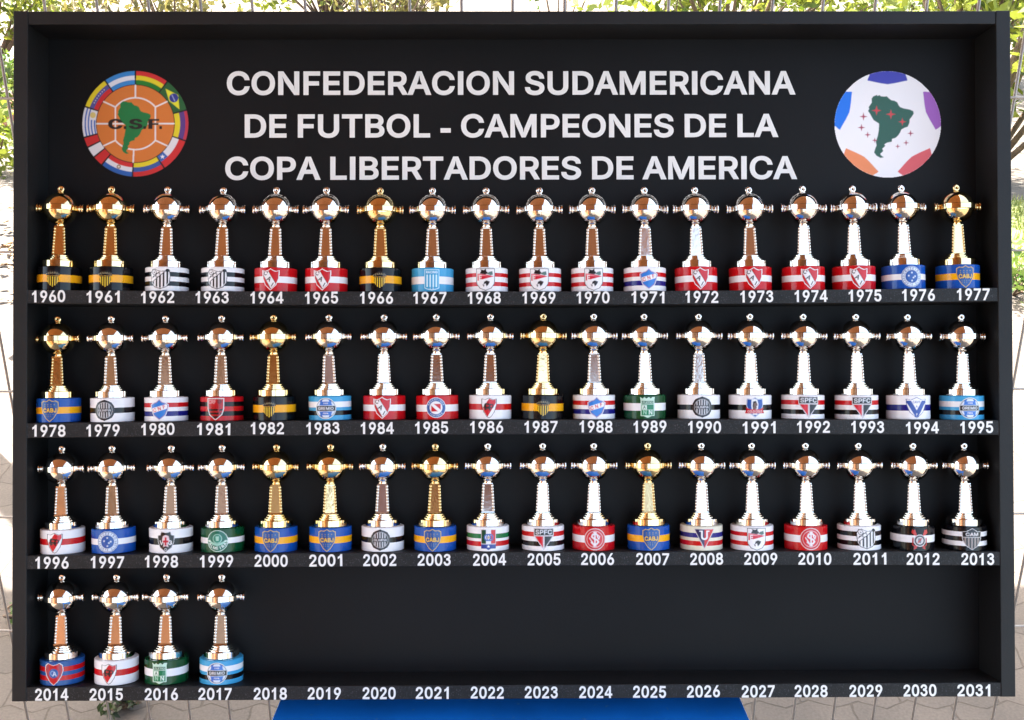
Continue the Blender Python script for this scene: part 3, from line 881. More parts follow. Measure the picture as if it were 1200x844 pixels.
ROWS = [
    (1960, "AABBCCADEEEFCCCCGH", 0.0746,
     [-541.7, -480.3, -413.7, -347.5, -284.3, -223.8, -159.2, -97.3, -32.4, 31.3, 93.5, 156.4, 217.9, 283.3, 346.3, 407.2, 466.2, 532.1],
     [2.1, 0.5, 1.3, 0.7, 1.6, 0.6, -0.3, 0.4, -0.7, -0.7, -0.1, -0.1, -1.3, -1.7, -0.7, -1.5, -1.7, -1.5]),
    (1978, "HIFJAKCLMAFNIOPPQK", -0.0786,
     [-541.4, -477.5, -414.2, -348.3, -285.6, -219.4, -155.0, -91.8, -28.7, 33.5, 95.0, 155.7, 220.4, 281.7, 344.7, 409.3, 471.5, 535.3],
     [-2.2, -1.7, -1.4, -0.5, -1.1, -1.4, -0.2, -1.3, 0.8, 1.8, 0.1, -0.5, 0.3, 0.1, 1.5, -0.7, -0.2, -0.1]),
    (1996, "MGRSHHIHTPUHVEUBXY", -0.2328,
     [-536.9, -476.2, -408.6, -347.2, -283.9, -219.0, -157.0, -94.7, -32.0, 33.7, 94.0, 159.6, 222.7, 282.9, 347.2, 411.5, 474.8, 537.2],
     [-1.3, -3.2, 0.5, -1.1, 1.0, 0.1, 0.3, 0.7, 0.3, 0.1, 0.8, -0.5, 0.6, 0.1, 0.4, -0.3, 1.3, 0.9]),
    (2014, "ZMNK", -0.3862, [-537.1, -473.1, -413.9, -348.7], [-1.3, -0.2, -0.4, 0.5]),
]
GOLD_YEARS = {1960, 1961, 1966, 1977, 1978, 1982, 1987, 2000, 2001, 2003, 2007}
# small differences in how each trophy was glued down: turn and tip in degrees
TIP = {1971: (-1.2, -.2), 2014: (.2, -.3), 1979: (1.5, 1.0), 1980: (5.0, 1.2), 1981: (3.5, 1.2), 1983: (3.5, 3.6), 1984: (1, 3.6), 1985: (0, -.8), 1986: (0, -1.0), 1988: (-.5, -.2), 1989: (3.5, 2), 1972: (-.7, 0), 1973: (-1.2, -.3), 1967: (0, -.5), 1999: (3, 1), 2000: (3.5, 2.5), 2001: (3, 3), 2002: (-.5, -1.5), 2003: (-1, -3.2), 2004: (-.3, -4.6), 2006: (1, 1), 1987: (0, 1.2)}

# ================================================================== SETTING
def ground():
    m = bpy.data.materials.new("paving")
    m.use_nodes = True
    nt = m.node_tree
    b = nt.nodes["Principled BSDF"]
    b.inputs["Roughness"].default_value = 0.85
    tc = nt.nodes.new("ShaderNodeTexCoord")
    n0 = nt.nodes.new("ShaderNodeTexNoise"); n0.inputs["Scale"].default_value = 9; n0.inputs["Detail"].default_value = 2
    nt.links.new(tc.outputs["Object"], n0.inputs["Vector"])
    mp = nt.nodes.new("ShaderNodeVectorMath"); mp.operation = 'SCALE'; mp.inputs["Scale"].default_value = 0.035
    nt.links.new(n0.outputs["Color"], mp.inputs[0])
    # zigzag: shift y by a triangle wave of x, as interlocking pavers do
    sx = nt.nodes.new("ShaderNodeSeparateXYZ"); nt.links.new(tc.outputs["Object"], sx.inputs[0])
    pp = nt.nodes.new("ShaderNodeMath"); pp.operation = 'PINGPONG'; pp.inputs[1].default_value = 0.055
    nt.links.new(sx.outputs["X"], pp.inputs[0])
    ml = nt.nodes.new("ShaderNodeMath"); ml.operation = 'MULTIPLY'; ml.inputs[1].default_value = 0.45
    nt.links.new(pp.outputs[0], ml.inputs[0])
    cx = nt.nodes.new("ShaderNodeCombineXYZ"); nt.links.new(ml.outputs[0], cx.inputs["Y"])
    ad = nt.nodes.new("ShaderNodeVectorMath"); nt.links.new(tc.outputs["Object"], ad.inputs[0]); nt.links.new(cx.outputs[0], ad.inputs[1])
    ad2 = nt.nodes.new("ShaderNodeVectorMath"); nt.links.new(ad.outputs[0], ad2.inputs[0]); nt.links.new(mp.outputs[0], ad2.inputs[1])
    br = nt.nodes.new("ShaderNodeTexBrick")
    br.inputs["Scale"].default_value = 1.0
    br.inputs["Brick Width"].default_value = 0.22
    br.inputs["Row Height"].default_value = 0.13
    br.inputs["Mortar Size"].default_value = 0.003
    br.inputs["Mortar Smooth"].default_value = 0.4
    br.inputs["Color1"].default_value = (0.112, 0.094, 0.081, 1)
    br.inputs["Color2"].default_value = (0.092, 0.078, 0.068, 1)
    br.inputs["Mortar"].default_value = (0.065, 0.052, 0.042, 1)
    nt.links.new(ad2.outputs[0], br.inputs["Vector"])
    n1 = nt.nodes.new("ShaderNodeTexNoise"); n1.inputs["Scale"].default_value = 4; n1.inputs["Detail"].default_value = 8
    nt.links.new(tc.outputs["Object"], n1.inputs["Vector"])
    r1 = nt.nodes.new("ShaderNodeValToRGB")
    r1.color_ramp.elements[0].position = .3; r1.color_ramp.elements[0].color = (.72, .72, .72, 1)
    r1.color_ramp.elements[1].position = .7; r1.color_ramp.elements[1].color = (1.12, 1.1, 1.08, 1)
    nt.links.new(n1.outputs["Fac"], r1.inputs["Fac"])
    n2 = nt.nodes.new("ShaderNodeTexNoise"); n2.inputs["Scale"].default_value = 160; n2.inputs["Detail"].default_value = 4
    nt.links.new(tc.outputs["Object"], n2.inputs["Vector"])
    r2 = nt.nodes.new("ShaderNodeValToRGB")
    r2.color_ramp.elements[0].position = .3; r2.color_ramp.elements[0].color = (.8, .8, .8, 1)
    r2.color_ramp.elements[1].position = .65; r2.color_ramp.elements[1].color = (1.08, 1.08, 1.08, 1)
    nt.links.new(n2.outputs["Fac"], r2.inputs["Fac"])
    m1 = nt.nodes.new("ShaderNodeMix"); m1.data_type = 'RGBA'; m1.blend_type = 'MULTIPLY'; m1.inputs["Factor"].default_value = 1
    nt.links.new(br.outputs["Color"], m1.inputs["A"]); nt.links.new(r1.outputs["Color"], m1.inputs["B"])
    m2 = nt.nodes.new("ShaderNodeMix"); m2.data_type = 'RGBA'; m2.blend_type = 'MULTIPLY'; m2.inputs["Factor"].default_value = 1
    nt.links.new(m1.outputs["Result"], m2.inputs["A"]); nt.links.new(r2.outputs["Color"], m2.inputs["B"])
    nt.links.new(m2.outputs["Result"], b.inputs["Base Color"])
    bp = nt.nodes.new("ShaderNodeBump"); bp.inputs["Strength"].default_value = 0.5; bp.inputs["Distance"].default_value = 0.006
    inv = nt.nodes.new("ShaderNodeMath"); inv.operation = 'SUBTRACT'; inv.inputs[0].default_value = 1
    nt.links.new(br.outputs["Fac"], inv.inputs[1]); nt.links.new(inv.outputs[0], bp.inputs["Height"]); nt.links.new(bp.outputs["Normal"], b.inputs["Normal"])
    g = MB(); g.add([(-90, -60, 0), (90, -60, 0), (90, 160, 0), (-90, 160, 0)], [(0, 1, 2, 3)])
    tag(g.build("paving", m), kind='structure')
    # lawn at the far right, its soil strip, and the flower bed on the left
    lw = MB(); lw.add([(2.0, 3.75, .004), (9, 3.75, .004), (9, 5.4, .004), (2.35, 5.4, .004)], [(0, 1, 2, 3)])
    tag(lw.build("lawn", mat("lawn_soil", (0.17, 0.20, 0.06), 0.9, noise=(14, .4))), kind='structure')
    bl = MB()
    for _ in range(5200):
        x, y = random.uniform(2.05, 6.0), random.uniform(3.75, 5.4)
        if x < 2.0 + (y - 3.75) * .21: continue
        a = random.uniform(0, 6.28); h = random.uniform(.03, .07); w = .006
        bl.add([(x - w * math.cos(a), y - w * math.sin(a), .003), (x + w * math.cos(a), y + w * math.sin(a), .003), (x + random.uniform(-.02, .02), y + random.uniform(-.02, .02), h)], [(0, 1, 2)])
    tag(bl.build("grass", M['grass']), kind='stuff')
    fb = MB(); fb.add([(-9, 7.95, .004), (-3.2, 7.95, .004), (-3.2, 9.4, .004), (-9, 9.4, .004)], [(0, 1, 2, 3)])
    tag(fb.build("flower_bed_soil", M['soil']), kind='structure')
    lt = MB()
    for _ in range(900):
        x, y = random.uniform(-4.6, -1.9), random.gauss(4.3, .45)
        a = random.uniform(0, 6.28); s_ = random.uniform(.02, .05); z = random.uniform(.006, .03)
        ca, sa = math.cos(a) * s_, math.sin(a) * s_
        lt.add([(x - ca, y - sa, z), (x + sa * .5, y - ca * .5, z + random.uniform(0, .02)), (x + ca, y + sa, z), (x - sa * .5, y + ca * .5, z + random.uniform(0, .015))], [(0, 1, 2, 3)])
    tag(lt.build("fallen_leaves", M['dry_leaf']), kind='stuff')


ground()

# brick kerb before the flower bed
k = MB()
for i in range(24):
    x = -8.8 + i * .236
    k.box(x, x + .222, 7.80, 7.93, .0, .11 + random.uniform(-.006, .006))
tag(k.build("brick_edging", M['brick'], bevel=.006), "low red brick edging along the flower bed beyond the fence", "edging")


def fence():
    root = empty("wire_fence", Matrix.Translation((0, .3168, 0)), "welded grey wire mesh fence standing behind the black display cabinet", "fence")
    g = MB()
    for i in range(-27, 28):
        x = i * .0641
        j = [x + random.uniform(-.0012, .0012) for _ in range(3)]
        g.tube([(j[0], 0, .02), (j[1], random.uniform(-.0008, .0008), .9), (j[2], 0, 1.85)], .0020, 6)
    for z in (.006, .206, .406, .6065, .8045, 1.005, 1.2075, 1.4095, 1.61, 1.81):
        g.tube([(-1.74, -.0035, z + random.uniform(-.001, .001)), (0, -.0035, z), (1.74, -.0035, z)], .0018, 6)
    g.build("wire_panel", M['wire'], root)
    for sx in (-1.77, 1.77):
        p = MB(); p.box(sx - .03, sx + .03, -.01, .05, 0, 1.95)
        p.build("post", M['wire'], root, bevel=.004)


fence()

# ---- vegetation
def leaf_cloud(mb, c, rad, n, size, squash=1.0, seed=0):
    rg = np.random.default_rng(seed)
    d = rg.normal(size=(n, 3)); d /= np.linalg.norm(d, axis=1)[:, None]
    r = rg.uniform(.15, 1, n) ** .5
    P = np.array(c) + d * r[:, None] * rad * np.array([1, 1, squash])
    ax = rg.normal(size=(n, 3)); ax /= np.linalg.norm(ax, axis=1)[:, None]
    b = np.cross(ax, rg.normal(size=(n, 3))); b /= np.linalg.norm(b, axis=1)[:, None]
    s = size * rg.uniform(.55, 1.25, n)[:, None]
    V = np.stack([P - ax * s, P + b * s * .42, P + ax * s, P - b * s * .42], 1).reshape(-1, 3)
    mb.add(V.tolist(), [(4 * i, 4 * i + 1, 4 * i + 2, 4 * i + 3) for i in range(n)])


def bush(name, loc, h, w, lm, label, cat, n=1500, leaf=.045, seed=0, group=None, trunk_h=0.0, clumps=14):
    rg = random.Random(seed)
    root = empty(name, Matrix.Translation(loc), label, cat, group)
    st, cr = MB(), MB()
    tips = []
    base_h = trunk_h or h * .12
    if trunk_h:
        st.tube([(0, 0, 0), (rg.uniform(-.04, .04), rg.uniform(-.04, .04), trunk_h * .5), (0, 0, trunk_h)], [.07 * h / 3 + .02, .055 * h / 3 + .015, .045 * h / 3 + .012], 8)
    for i in range(clumps):
        a = rg.uniform(0, 6.28); rr = w * .5 * rg.uniform(.1, .95)
        z = base_h + (h - base_h) * rg.uniform(.12, .95)
        p = (rr * math.cos(a), rr * math.sin(a), z)
        q = (p[0] * .45 + rg.uniform(-.03, .03), p[1] * .45, base_h + (z - base_h) * .45)
        st.tube([(p[0] * .06, p[1] * .06, base_h * .8 if trunk_h else 0), q, p], [.014 * h / 1.5 + .004, .009 * h / 1.5 + .003, .003], 5)
        leaf_cloud(cr, p, w * rg.uniform(.13, .26), n // clumps, leaf, rg.uniform(.6, .95), seed * 100 + i)
    st.build("trunk" if trunk_h else "stem", M['bark'], root)
    cr.build("crown" if trunk_h else "foliage", lm, root)
    return root


G_R = "leafy shrubs beyond the fence"
bush("shrub", (2.95, 5.9, 0), 2.1, 1.9, M['leaf_yellow'], "tall bright yellow green shrub beside the upper end of the cabinet", "shrub", 4200, .05, 3, G_R, clumps=34)
bush("shrub", (1.75, 8.2, 0), 2.0, 2.6, M['leaf_yellow'], "wide bright yellow green shrub beyond the right half of the cabinet top", "shrub", 5200, .055, 5, G_R, clumps=44)
bush("shrub", (4.5, 10.2, 0), 2.4, 3.4, M['leaf_green'], "darker green shrub at the lawn's far side, behind the tall shrub", "shrub", 5200, .06, 6, G_R, clumps=46)
bush("shrub", (1.25, 7.4, 0), 1.15, .55, M['leaf_green'], "small dark green shrub between the cabinet top and the wide yellow green shrub", "shrub", 500, .05, 7, G_R, clumps=12)
bush("shrub", (.55, 10.5, 0), 1.3, .8, M['leaf_green'], "sparse young shrub with only a few leaves in the bright middle", "shrub", 130, .045, 11, G_R, clumps=9)
bush("shrub", (-5.2, 10.6, 0), 1.7, 2.2, M['leaf_yellow'], "broad green shrub beyond the flower bed, near the cabinet's upper corner", "shrub", 3600, .055, 8, G_R, clumps=34)
bush("shrub", (-3.0, 9.6, 0), 1.5, 1.9, M['leaf_olive'], "olive brown shrub behind the wire fence, nearest the broad green shrub", "shrub", 1700, .05, 9, G_R, clumps=30)
bush("shrub", (-1.15, 10.4, 0), 1.6, 1.3, M['leaf_olive'], "thin olive shrub with gaps of light, behind the cabinet top", "shrub", 1500, .05, 12, G_R, clumps=28)
bush("shrub", (-2.6, 16.0, 0), 1.6, 3.0, M['leaf_yellow'], "distant yellow green shrub beyond the olive shrubs", "shrub", 3600, .07, 13, G_R, clumps=36)
bush("shrub", (-3.35, 6.2, 0), .42, 1.0, M['leaf_yellow'], "knee high yellow green plant just before the red brick edging", "shrub", 900, .04, 15, G_R, clumps=16)
bush("shrub", (-4.1, 8.6, 0), .5, 1.1, M['leaf_green'], "low green plant growing in the brown soil of the flower bed", "shrub", 900, .045, 16, G_R, clumps=16)
bush("weed", (2.28, 3.68, 0), .16, .5, M['leaf_green'], "small dark weed at the lawn's near edge", "weed", 350, .03, 18, None, clumps=10)
bush("weed", (-.85, .885, 0), .05, .11, M['leaf_dark'], "small weed between pavers under the numerals 2015", "weed", 200, .010, 19, None, clumps=12)
bush("weed", (-1.22, 1.22, 0), .05, .16, M['leaf_green'], "flat weed in a paver joint by the cabinet's lower left side", "weed", 120, .012, 20, None, clumps=8)


# ---- porch roof that shades the cabinet, and the house wall behind the photographer (both seen in the plating)
def porch():
    root = empty("porch", Matrix.Translation((0, 0, 0)), "brown boarded porch roof on posts that shades the display cabinet", "porch")
    x0, x1, y0, y1, z = -2.3, .71, -2.6, 2.35, 2.62
    g = MB()
    nb = 42
    wb = (y1 - y0) / nb
    for i in range(nb):
        g.box(x0, x1, y0 + i * wb, y0 + (i + 1) * wb - .006, z, z + .022 + (i % 2) * .001)
    g.build("ceiling_boards", M['wood_brown'], root)
    g = MB(); g.box(x0 - .1, x1 + .05, y0 - .1, y1 + .1, z + .14, z + .19)
    g.build("roof_sheet", M['roof_tile'], root)
    for i in range(5):
        x = x0 + .05 + i * (x1 - x0 - .18) / 4
        g = MB(); g.box(x, x + .08, y0, y1, z + .025, z + .138)
        g.build("rafter", M['wood_dark'], root)
    for y in (y0 + .02, y1 - .12):
        g = MB(); g.box(x0, x1, y, y + .1, z - .14, z - .002)
        g.build("beam", M['wood_dark'], root)
    for x, y in ((x0 + .05, y0 + .02), (x1 - .15, y0 + .02), (x0 + .05, y1 - .12), (-1.9, y1 - .12)):
        g = MB(); g.box(x, x + .1, y, y + .1, 0, z - .142)
        g.build("post", M['wood_dark'], root, bevel=.006)


porch()


def house():
    root = empty("house", Matrix.Translation((-2.4, -3.05, 0)), "brown house with door and window at the back of the porch, facing the cabinet", "house")
    g = MB(); g.box(-1.8, 1.2, -4, 0, 0, 3.1); g.build("wall", M['plaster'], root)
    g = MB()
    x0, x1 = -2.2, 1.5
    P = [(.45, 3.02), (-2, 4.2), (-4.4, 3.02)]
    vs = [(x, y, z + d) for d in (0, .1) for x in (x0, x1) for y, z in P]
    g.add(vs, [(0, 1, 4, 3), (1, 2, 5, 4), (9, 10, 7, 6), (10, 11, 8, 7), (0, 3, 9, 6), (2, 8, 11, 5), (0, 6, 7, 1), (1, 7, 8, 2), (3, 4, 10, 9), (4, 5, 11, 10)])
    g.build("roof", M['roof_tile'], root)
    g = MB(); g.box(.1, 1.0, .003, .05, 0, 2.1); d = g.build("door", M['wood_brown'], root, bevel=.005)
    g = MB(); g.tube([(.2, .055, 1.0), (.2, .09, 1.0), (.3, .09, 1.0)], .009, 6); g.build("handle", M['silver'], d)
    g = MB()
    for a in ((-1.4, -.2, .9, .98), (-1.4, -.2, 2.02, 2.1), (-1.4, -1.32, .98, 2.02), (-.28, -.2, .98, 2.02), (-.84, -.76, .98, 2.02)):
        g.box(a[0], a[1], .003, .06, a[2], a[3])
    w = g.build("window", M['wood_dark'], root)
    g = MB(); g.box(-1.32, -.28, .006, .02, .98, 2.02); g.build("pane", M['glass'], w)


house()

# ---- blue table carrying the cabinet
def table():
    root = empty("blue_table", Matrix.Translation((0, 0, 0)), "blue plastic table under the middle of the black display cabinet", "table")
    xc = -.0055
    out = []
    def hw(y): return .2805 + (-.05 - y) * .085
    yb, yf = .20, -.62
    rr = .05
    corners = [(-hw(yf), yf), (hw(yf), yf), (hw(yb), yb), (-hw(yb), yb)]
    c = [Vector((x, y)) for x, y in corners]
    for i in range(4):
        p, a, b = c[i], c[i - 1], c[(i + 1) % 4]
        u, v = (a - p).normalized(), (b - p).normalized()
        for t in range(7):
            s_ = t / 6
            q = (p + u * rr) * (1 - s_) ** 2 + p * 2 * s_ * (1 - s_) + (p + v * rr) * s_ ** 2
            out.append((q.x + xc, q.y))
    n = len(out)
    cx, cy = xc, (yb + yf) / 2
    prof = [(.992, .7495), (1.0, .745), (1.003, .738), (1.003, .712), (.985, .712)]
    vs = []
    for s_, z in prof:
        vs += [((x - cx) * s_ + cx, (y - cy) * s_ + cy, z) for x, y in out]
    fs = [tuple(range(n))] + [(i * n + k, (i + 1) * n + k, (i + 1) * n + (k + 1) % n, i * n + (k + 1) % n) for i in range(len(prof) - 1) for k in range(n)] + [tuple(range((len(prof) - 1) * n, len(prof) * n))[::-1]]
    g = MB(); g.add(vs, fs, 0, False)
    g.build("tabletop", M['blue_plastic'], root)
    for sx in (-1, 1):
        for y in (yb - .08, yf + .08):
            g = MB()
            x = xc + sx * (hw(y) - .05)
            g.tube([(x + sx * .03, y + (.02 if y > 0 else -.02), 0), (x, y, .7115)], [.018, .026], 12)
            g.build("leg", M['blue_plastic'], root)
    for y in (-.45, .08):
        g = MB(); g.box(xc - hw(0) + .06, xc + hw(0) - .06, y, y + .02, .66, .7115)
        g.build("apron", M['blue_plastic'], root)


table()

# ================================================================== DISPLAY CABINET
cab = empty("display_cabinet", CAB, "large black open display cabinet with four shelves of trophies and white lettering", "display cabinet")
T = .0168
hw, hh = CAB_W / 2, CAB_H / 2
g = MB(); g.box(-hw, hw, CAB_D, CAB_D + .012, -hh, hh); g.build("back_panel", M['black_panel'], cab)
for s_ in (-1, 1):
    g = MB(); g.box(min(s_ * hw, s_ * (hw - T)), max(s_ * hw, s_ * (hw - T)), 0, CAB_D - .0005, -hh, hh); g.build("side_panel", M['black_paint'], cab, bevel=.0008)
g = MB(); g.box(-hw + T + .0002, hw - T - .0002, 0.0006, CAB_D - .0005, hh - .0158, hh - .0003); g.build("top_panel", M['black_paint'], cab, bevel=.0008)
SHELF = [(.0760, .0602), (-.0797, -.0968), (-.2336, -.2495), (-.3863, -.4024)]
YEARS_Z = [.0690, -.0884, -.2424, -.3952]
BOW = [-.0031, .0024, .0019, 0.0]          # the old boards have warped a little


def bow(r, x):
    return BOW[r] * (1 - (x / .57) ** 2)


YEARS_X = [(-.5432, .5383), (-.5429, .5412), (-.5386, .5420), (-.5383, .5358)]
first = 1960
for r, (zt, zb) in enumerate(SHELF):
    g = MB()
    ns = 28
    xs_ = [-hw + T + .0002 + (2 * hw - 2 * T - .0004) * q / ns for q in range(ns + 1)]
    V = []
    for x in xs_:
        d = bow(r, x)
        V += [(x, .0004, zb + d), (x, CAB_D - .0005, zb + d), (x, CAB_D - .0005, zt + d), (x, .0004, zt + d)]
    g.add(V, [(4 * q + e, 4 * q + 4 + e, 4 * q + 4 + (e + 1) % 4, 4 * q + (e + 1) % 4) for q in range(ns) for e in range(4)] + [(3, 2, 1, 0), (4 * ns, 4 * ns + 1, 4 * ns + 2, 4 * ns + 3)])
    sh = g.build("bottom_panel" if r == 3 else "shelf", M['black_shelf'], cab, bevel=.0006)
    for i in range(18):
        x = YEARS_X[r][0] + (YEARS_X[r][1] - YEARS_X[r][0]) * i / 17
        me = text_mesh("year_numeral", [(str(first + i), 0, -.0069, .0139, .0385)], .0004, M['vinyl'])
        o = link("year_numeral", me, sh)
        zc = YEARS_Z[r] + random.uniform(-.0005, .0005)
        zc = min(max(zc, zb + .0074), zt - .0074) + bow(r, x)
        o.location = (x + random.uniform(-.0008, .0008), .0002, zc)
        o.rotation_euler = (0, R(random.uniform(-.8, .8)), 0)
        o["label"] = "white numerals reading %d" % (first + i)
    first += 18

for s, x0, x1, zb, zt in (("CONFEDERACION SUDAMERICANA", -.3507, .3471, .3182, .3483), ("DE FUTBOL - CAMPEONES DE LA", -.3288, .3258, .2658, .2955), ("COPA LIBERTADORES DE AMERICA", -.3527, .3486, .2140, .2434)):
    me = text_mesh("title_line", [(s, 0, 0, (zt - zb) * .965, x1 - x0)], .0006, M['vinyl'])
    o = link("title_line", me, cab)
    o.location = ((x0 + x1) / 2, CAB_D - .0005, zb + .0006)
    o["label"] = "white capital letters reading " + s.replace(" - ", " ")

SA = [(-77.5, 8.5), (-75.5, 10.7), (-72, 12.2), (-71.5, 11), (-69.5, 12), (-68, 10.7), (-64.5, 10.3), (-62, 10.7), (-60, 8.5), (-57.5, 6.5), (-54, 5.8), (-51.5, 4.2), (-50, 1), (-48.5, -1), (-44.5, -2.5), (-41.5, -3), (-38.5, -3.7), (-35.3, -5.3), (-34.8, -8), (-37, -11.5), (-39, -14), (-39.2, -17.8), (-41, -22), (-44.5, -23.2), (-47.5, -25), (-48.7, -28), (-50.5, -31), (-53.5, -34), (-57, -35), (-57.2, -38), (-62, -39), (-65, -41), (-63.8, -42.5), (-67, -45.5), (-66, -48), (-69, -51), (-68.4, -52.5), (-65.5, -54.8), (-69, -55.3), (-73, -53), (-75.3, -49.5), (-74, -45), (-72.8, -42), (-73.5, -38), (-71.5, -32), (-70.3, -25), (-70.2, -18.5), (-75.5, -15), (-77.5, -11.5), (-79.5, -7.5), (-81.2, -5), (-80, -3), (-80.5, -1), (-79, 1.5), (-77.3, 4)]


def land(x0, x1, y0, y1):
    P = np.array(SA)
    mn, mx = P.min(0), P.max(0)
    return [(x0 + (a - mn[0]) / (mx[0] - mn[0]) * (x1 - x0), y0 + (b - mn[1]) / (mx[1] - mn[1]) * (y1 - y0)) for a, b in SA]


def emblem_flags():
    A = Art(260, 2)
    K2 = (22, 20, 24); Y2 = (228, 208, 40); R2 = (206, 44, 46); B2 = (56, 90, 158); G2 = (20, 122, 42); SKY = (52, 136, 206)
    A.disc(0, 0, 1.0, K2)
    def band(a0, a1, cols):
        n = len(cols); e = .9
        for i, c in enumerate(cols):
            A.disc(0, 0, .995 - .255 * i / n, c, .995 - .255 * (i + 1) / n, a0 + e, a1 - e)
    band(0, 37, [R2, Y2, G2])
    band(37, 75, [(34, 96, 50)])
    def pol(a, r): return (r * math.sin(R(a)), r * math.cos(R(a)))
    A.poly([pol(40.5, .87), pol(56, .97), pol(72, .87), pol(56, .765)], c=(226, 222, 50))
    A.disc(*pol(56, .87), .085, (46, 56, 140)); A.line([pol(51.5, .875), pol(60, .855)], .018, (150, 160, 200))
    band(75, 109, [R2, (92, 60, 130), (92, 60, 130), Y2, Y2])
    A.disc(0, 0, .995, (190, 50, 70), .94, 75.9, 108.1)
    band(109, 147, [R2, (226, 222, 226)])
    A.disc(0, 0, .868, (50, 100, 180), .74, 135.5, 146); A.star(*pol(140.7, .805), .05, W_)
    band(147, 183, [R2, B2, Y2])
    band(183, 219, [(36, 96, 176), (228, 226, 230), R2])
    A.disc(*pol(201, .868), .04, (150, 120, 90)); A.disc(*pol(201, .868), .02, (220, 216, 200))
    band(219, 231, [R2]); band(231, 243.5, [(228, 226, 230)]); band(243.5, 255, [R2])
    A.disc(0, 0, .995, (228, 226, 230), .74, 255.9, 288.1)
    for i in range(4):
        r1 = .955 - i * .058
        A.disc(0, 0, r1, (70, 110, 190), r1 - .028, 255.9, 288.1 if i < 2 else 275)
    A.disc(*pol(281.5, .815), .055, (222, 200, 120))
    band(289, 325, [Y2, (84, 84, 150), R2])
    for k in range(7):
        A.disc(*pol(297 + k * 3.4, .868), .011, (210, 210, 226))
    band(325, 360, [SKY, (226, 230, 238), SKY])
    A.disc(0, 0, .742, K2); A.disc(0, 0, .728, (214, 122, 52))
    wh = (232, 226, 224); lw = .028
    arc = lambda r, a, b, n=16: [pol(a + (b - a) * i / n, r) for i in range(n + 1)]
    A.line(arc(.49, -50, 50), lw, wh); A.line(arc(.49, 130, 230), lw, wh)
    for s_ in (-1, 1):
        x = .49 * math.sin(R(50)) * s_; y = .49 * math.cos(R(50))
        A.line([(x, y), (x, -y)], lw, wh)
        A.line([(x, y), pol(s_ * 55, .725)], lw, wh); A.line([(x, -y), pol(180 - s_ * 55, .725)], lw, wh)
        A.line([(s_ * .725, 0), (0, 0)], lw, wh)
    A.line([(0, .49), (0, .725)], lw, wh); A.line([(-.03, -.49), (-.04, -.725)], lw, wh)
    A.poly(land(-.335, .29, -.57, .43), c=(22, 120, 62))
    for ch, x, w in (("C", -.375, .25), ("S", .005, .23), ("F", .345, .18)):
        for o in (-.013, .013):
            A.text(ch, x + o, -.005, .19, (28, 22, 22), w=w)
    for x in (-.195, .175, .475):
        A.rect(x - .026, x + .026, -.10, -.048, (28, 22, 22))
    return A


def emblem_ball():
    A = Art(260, 2)
    A.disc(0, 0, 1.0, (246, 244, 246))
    cols = [(60, 62, 176), (162, 94, 190), (222, 92, 98), (240, 142, 90), (8, 116, 232)]
    for k, c in enumerate(cols):
        a = 72 * k
        def pt(an, r): return (r * math.sin(R(an + a)), r * math.cos(R(an + a)))
        L = [pt(-24.5, .905), pt(-23, .94), pt(-20, .985)] + [pt(-20 + 40 * i / 16, .999) for i in range(17)] + [pt(23, .94), pt(24.5, .905)]
        # two concave edges running to an inner cusp
        for i in range(1, 12):
            t = i / 12
            L.append(pt(24.5 * (1 - t), .905 * (1 - t) + .755 * t - .055 * math.sin(math.pi * t) * (0) + (-.03) * math.sin(math.pi * t)))
        L.append(pt(0, .755))
        for i in range(1, 12):
            t = i / 12
            L.append(pt(-24.5 * t, .755 * (1 - t) + .905 * t - .03 * math.sin(math.pi * t)))
        A.poly(L, c=c)
    A.poly(land(-.37, .49, -.63, .555), c=(40, 92, 76))
    px = lambda x, y: ((x - 449) / 353, (424 - y) / 353)
    for x, y, s_ in ((375, 332, 34), (470, 357, 34), (546, 407, 28)):
        A.star(*px(x, y), s_ / 353, (206, 66, 70), 4, .28)
    for x, y, s_ in ((288, 372, 28), (274, 445, 26), (315, 493, 22), (362, 530, 20), (600, 484, 23), (570, 547, 20), (514, 570, 18)):
        A.star(*px(x, y), s_ / 353, (172, 70, 92), 4, .28)
    return A


for art, x, z, r, lab in ((emblem_flags(), -.4625, .2838, .0650, "round emblem ringed with flags, letters C.S.F."), (emblem_ball(), .4606, .2820, .0655, "round white ball emblem with coloured patches and map")):
    me = art_mesh("round_emblem", art, M['emblem_print'], lambda U, V: np.stack([U * r, 0 * U, V * r], 1))
    o = link("round_emblem", me, cab)
    o.location = (x, CAB_D - .0004, z)
    o["label"] = lab

# ================================================================== TROPHIES (millimetres inside, scaled once)
MMS = .001


def lathe_mm(prof, n=40, mi=None, axis='z', origin=(0, 0, 0)):
    g = MB(); g.lathe([(r * MMS, h * MMS) for r, h in prof], n, axis, tuple(o * MMS for o in origin), mi)
    return g


def sharp(o, ang=32):
    me = o.data
    me.set_sharp_from_angle(angle=R(ang))


def globe_prof(cz, r):
    return [(max(.02, r * math.sin(math.pi * i / 26)), cz - r * math.cos(math.pi * i / 26)) for i in range(27)]


